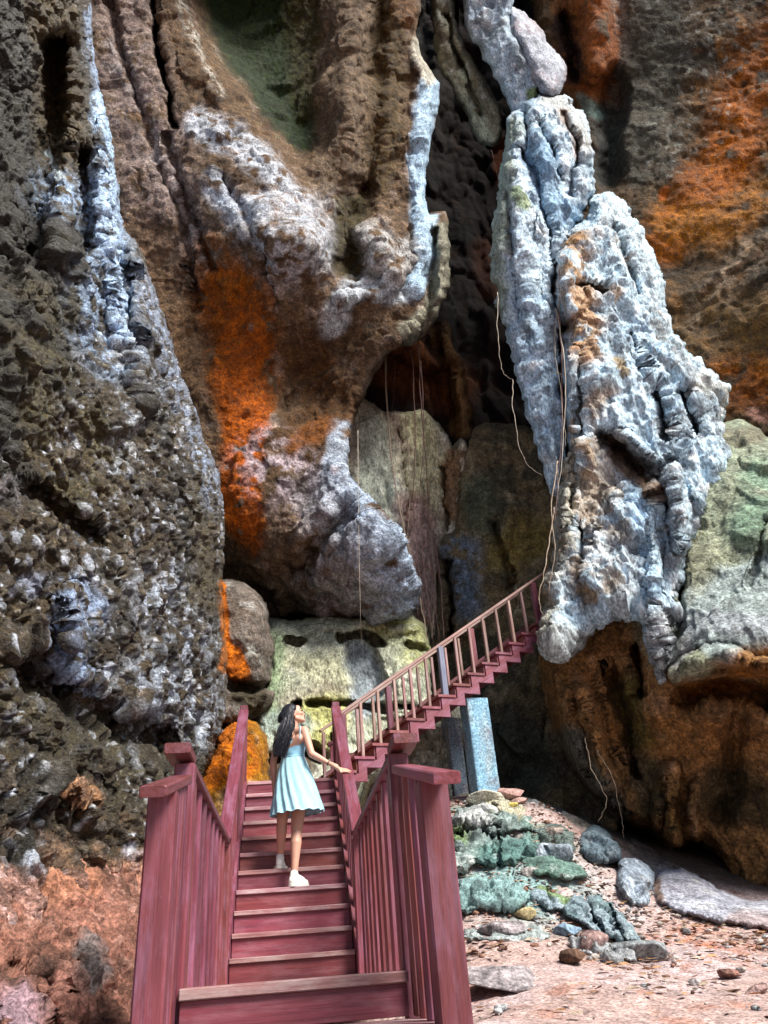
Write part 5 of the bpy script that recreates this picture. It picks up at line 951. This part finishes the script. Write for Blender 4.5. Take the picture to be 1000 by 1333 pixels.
# dress
def lathe(name, rings, mt, pleat=0, seg=168, t_in=.004):
    v, f = [], []; n = len(rings)
    for lay in (0, 1):
        for k, (cx, cy, z, a, b, yw, am, tilt) in enumerate(rings):
            for j in range(seg):
                th = 6.283185 * j / seg; pl_ = am * (.45 + .55 * math.sin(2.3 * th + 1) ** 2) * (math.sin(pleat * th + .9 * math.sin(3 * th) + .5 * math.sin(5 * th + k * .05)) + .5 * math.sin((pleat * .53) * th + 1.3 + k * .04)) if pleat else am * math.sin(5 * th + k * 1.7)
                ra, rb = (a + pl_ - lay * t_in), (b + pl_ - lay * t_in); x, y = ra * math.cos(th), rb * math.sin(th)
                v.append((cx + x * math.cos(yw) - y * math.sin(yw), cy + x * math.sin(yw) + y * math.cos(yw), z + tilt * math.cos(th + 0) + (.35 * am * math.sin(pleat * th) if pleat and k == n - 1 else 0)))
    for lay in (0, 1):
        o_ = lay * n * seg
        for k in range(n - 1):
            for j in range(seg):
                q = (o_ + k * seg + j, o_ + k * seg + (j + 1) % seg, o_ + (k + 1) * seg + (j + 1) % seg, o_ + (k + 1) * seg + j); f.append(q if lay else q[::-1])
    for j in range(seg):
        f.append(((n - 1) * seg + j, (n - 1) * seg + (j + 1) % seg, n * seg + (n - 1) * seg + (j + 1) % seg, n * seg + (n - 1) * seg + j)); f.append((j, n * seg + j, n * seg + (j + 1) % seg, (j + 1) % seg))
    return child(name, v, f, mt)
yw = R(-36)
bod = [(.018, 7.44, 1.858 - .022 * k, .131 - .0022 * k, .104 - .002 * k, yw, .0028 if k % 2 else -.0016, .012 * (1 - k / 8)) for k in range(8)]
dr = lathe('dress', bod, BODICE)
skirt = []
for k in range(34):
    t = k / 33; skirt.append((.018 + .038 * t, 7.44 - .06 * t, 1.712 - .505 * t, .116 + .118 * t ** .85, .092 + .118 * t ** .9, yw * (1 - t), .0015 + .0125 * t, .010 * t))
sk = lathe('skirt', skirt, DRESS, 15)
vv = np.array([x.co[:] for x in sk.data.vertices]); tt_ = np.clip((1.712 - vv[:, 2]) / .5, 0, 1); dd_ = .010 * fbm(vv * (9, 9, 3.5), 3) + .004 * fbm(vv * (26, 26, 14) + 5, 2); ax_ = vv - np.array((.03, 7.41, 0)); ax_[:, 2] = 0; vv = vv + _n(ax_[0]) * 0 + ax_ / (np.linalg.norm(ax_, axis=1, keepdims=True) + 1e-6) * (dd_ * (.3 + tt_))[:, None]; sk.data.vertices.foreach_set('co', vv.ravel().astype(np.float32)); sk.parent = dr; sk.matrix_parent_inverse = Matrix.Identity(4)
for (a_, b_, c_) in ((sR * .62 + mid * .38 + (.0, -.088, -.085), sR * .64 + mid * .36 + (.006, -.020, .052), sR * .7 + mid * .3 + (.03, .085, -.07)), (sL * .55 + mid * .45 + (-.03, -.09, -.085), sL * .6 + mid * .4 + (-.006, -.01, .053), sL * .7 + mid * .3 + (.02, .10, -.07))):
    c2 = smooth_loop(np.array([a_, a_ * .45 + b_ * .55 + (0, -.022, .012), b_, b_ * .5 + c_ * .5 + (.01, .03, .02), c_]), 6, False); ps = [capsule(c2[j], c2[j + 1], .0045, .0045, 6) for j in range(len(c2) - 1)]
    V = np.concatenate([p[0] for p in ps]); Fq = []; n = 0
    for p in ps: Fq += [tuple(i + n for i in q) for q in p[1]]; n += len(p[0])
    o = child('strap', V, Fq, DRESS); o.parent = dr; o.matrix_parent_inverse = Matrix.Identity(4)
# sneakers
for f_, d_, a_ in ((fR, dR, aR), (fL, dL, aL)):
    d_ = _n(d_); s_ = np.array((d_[1], -d_[0], 0)); P_ = lambda l, s, z: f_ + d_ * l + s_ * s + np.array((0, 0, z))
    u = [capsule(P_(.000, 0, .050), P_(.030, 0, .075), .037, .036), capsule(P_(.0, 0, .045), P_(.10, .002, .045), .038, .040), capsule(P_(.04, 0, .075), P_(.12, .002, .050), .034, .036), capsule(P_(.10, .002, .040), P_(.165, .004, .034), .042, .034), capsule(P_(.012, 0, .075), P_(.02, 0, .098), .036, .037)]
    sh = fuse('shoe', u, SHOE, pr, .005, 3)
    out = []
    for k in range(40):
        th = 6.2832 * k / 40; l = .082 + .122 * math.cos(th); wv = .043 * (1 + .08 * math.cos(th)) * math.sin(th) * (1 - .10 * math.exp(-((l - .07) / .04) ** 2)); out.append((l, np.sign(wv) * abs(wv) ** .9 * 1.08))
    v = [P_(l, s, z) for z in (.001, .026) for l, s in out]; f = [tuple(range(40))[::-1], tuple(range(40, 80))] + [(k, (k + 1) % 40, 40 + (k + 1) % 40, 40 + k) for k in range(40)]
    so = child('sole', v, f, SOLE, False); so.parent = sh; so.matrix_parent_inverse = Matrix.Identity(4)
ax = _n(wR - eR); s_ = _n(np.cross(ax, (0, 0, 1))); u_ = np.cross(ax, s_); c_ = wR - ax * .012; ps = []
ring = [c_ + .0265 * (s_ * math.cos(6.2832 * j / 24) + u_ * math.sin(6.2832 * j / 24)) for j in range(25)]; v, f = [], []
for j in range(24):
    a, q = capsule(ring[j], ring[j + 1], .0045, .0045, 6); f += [tuple(i + len(v) for i in x) for x in q]; v += list(a)
child('bracelet', v, f, BRACE)
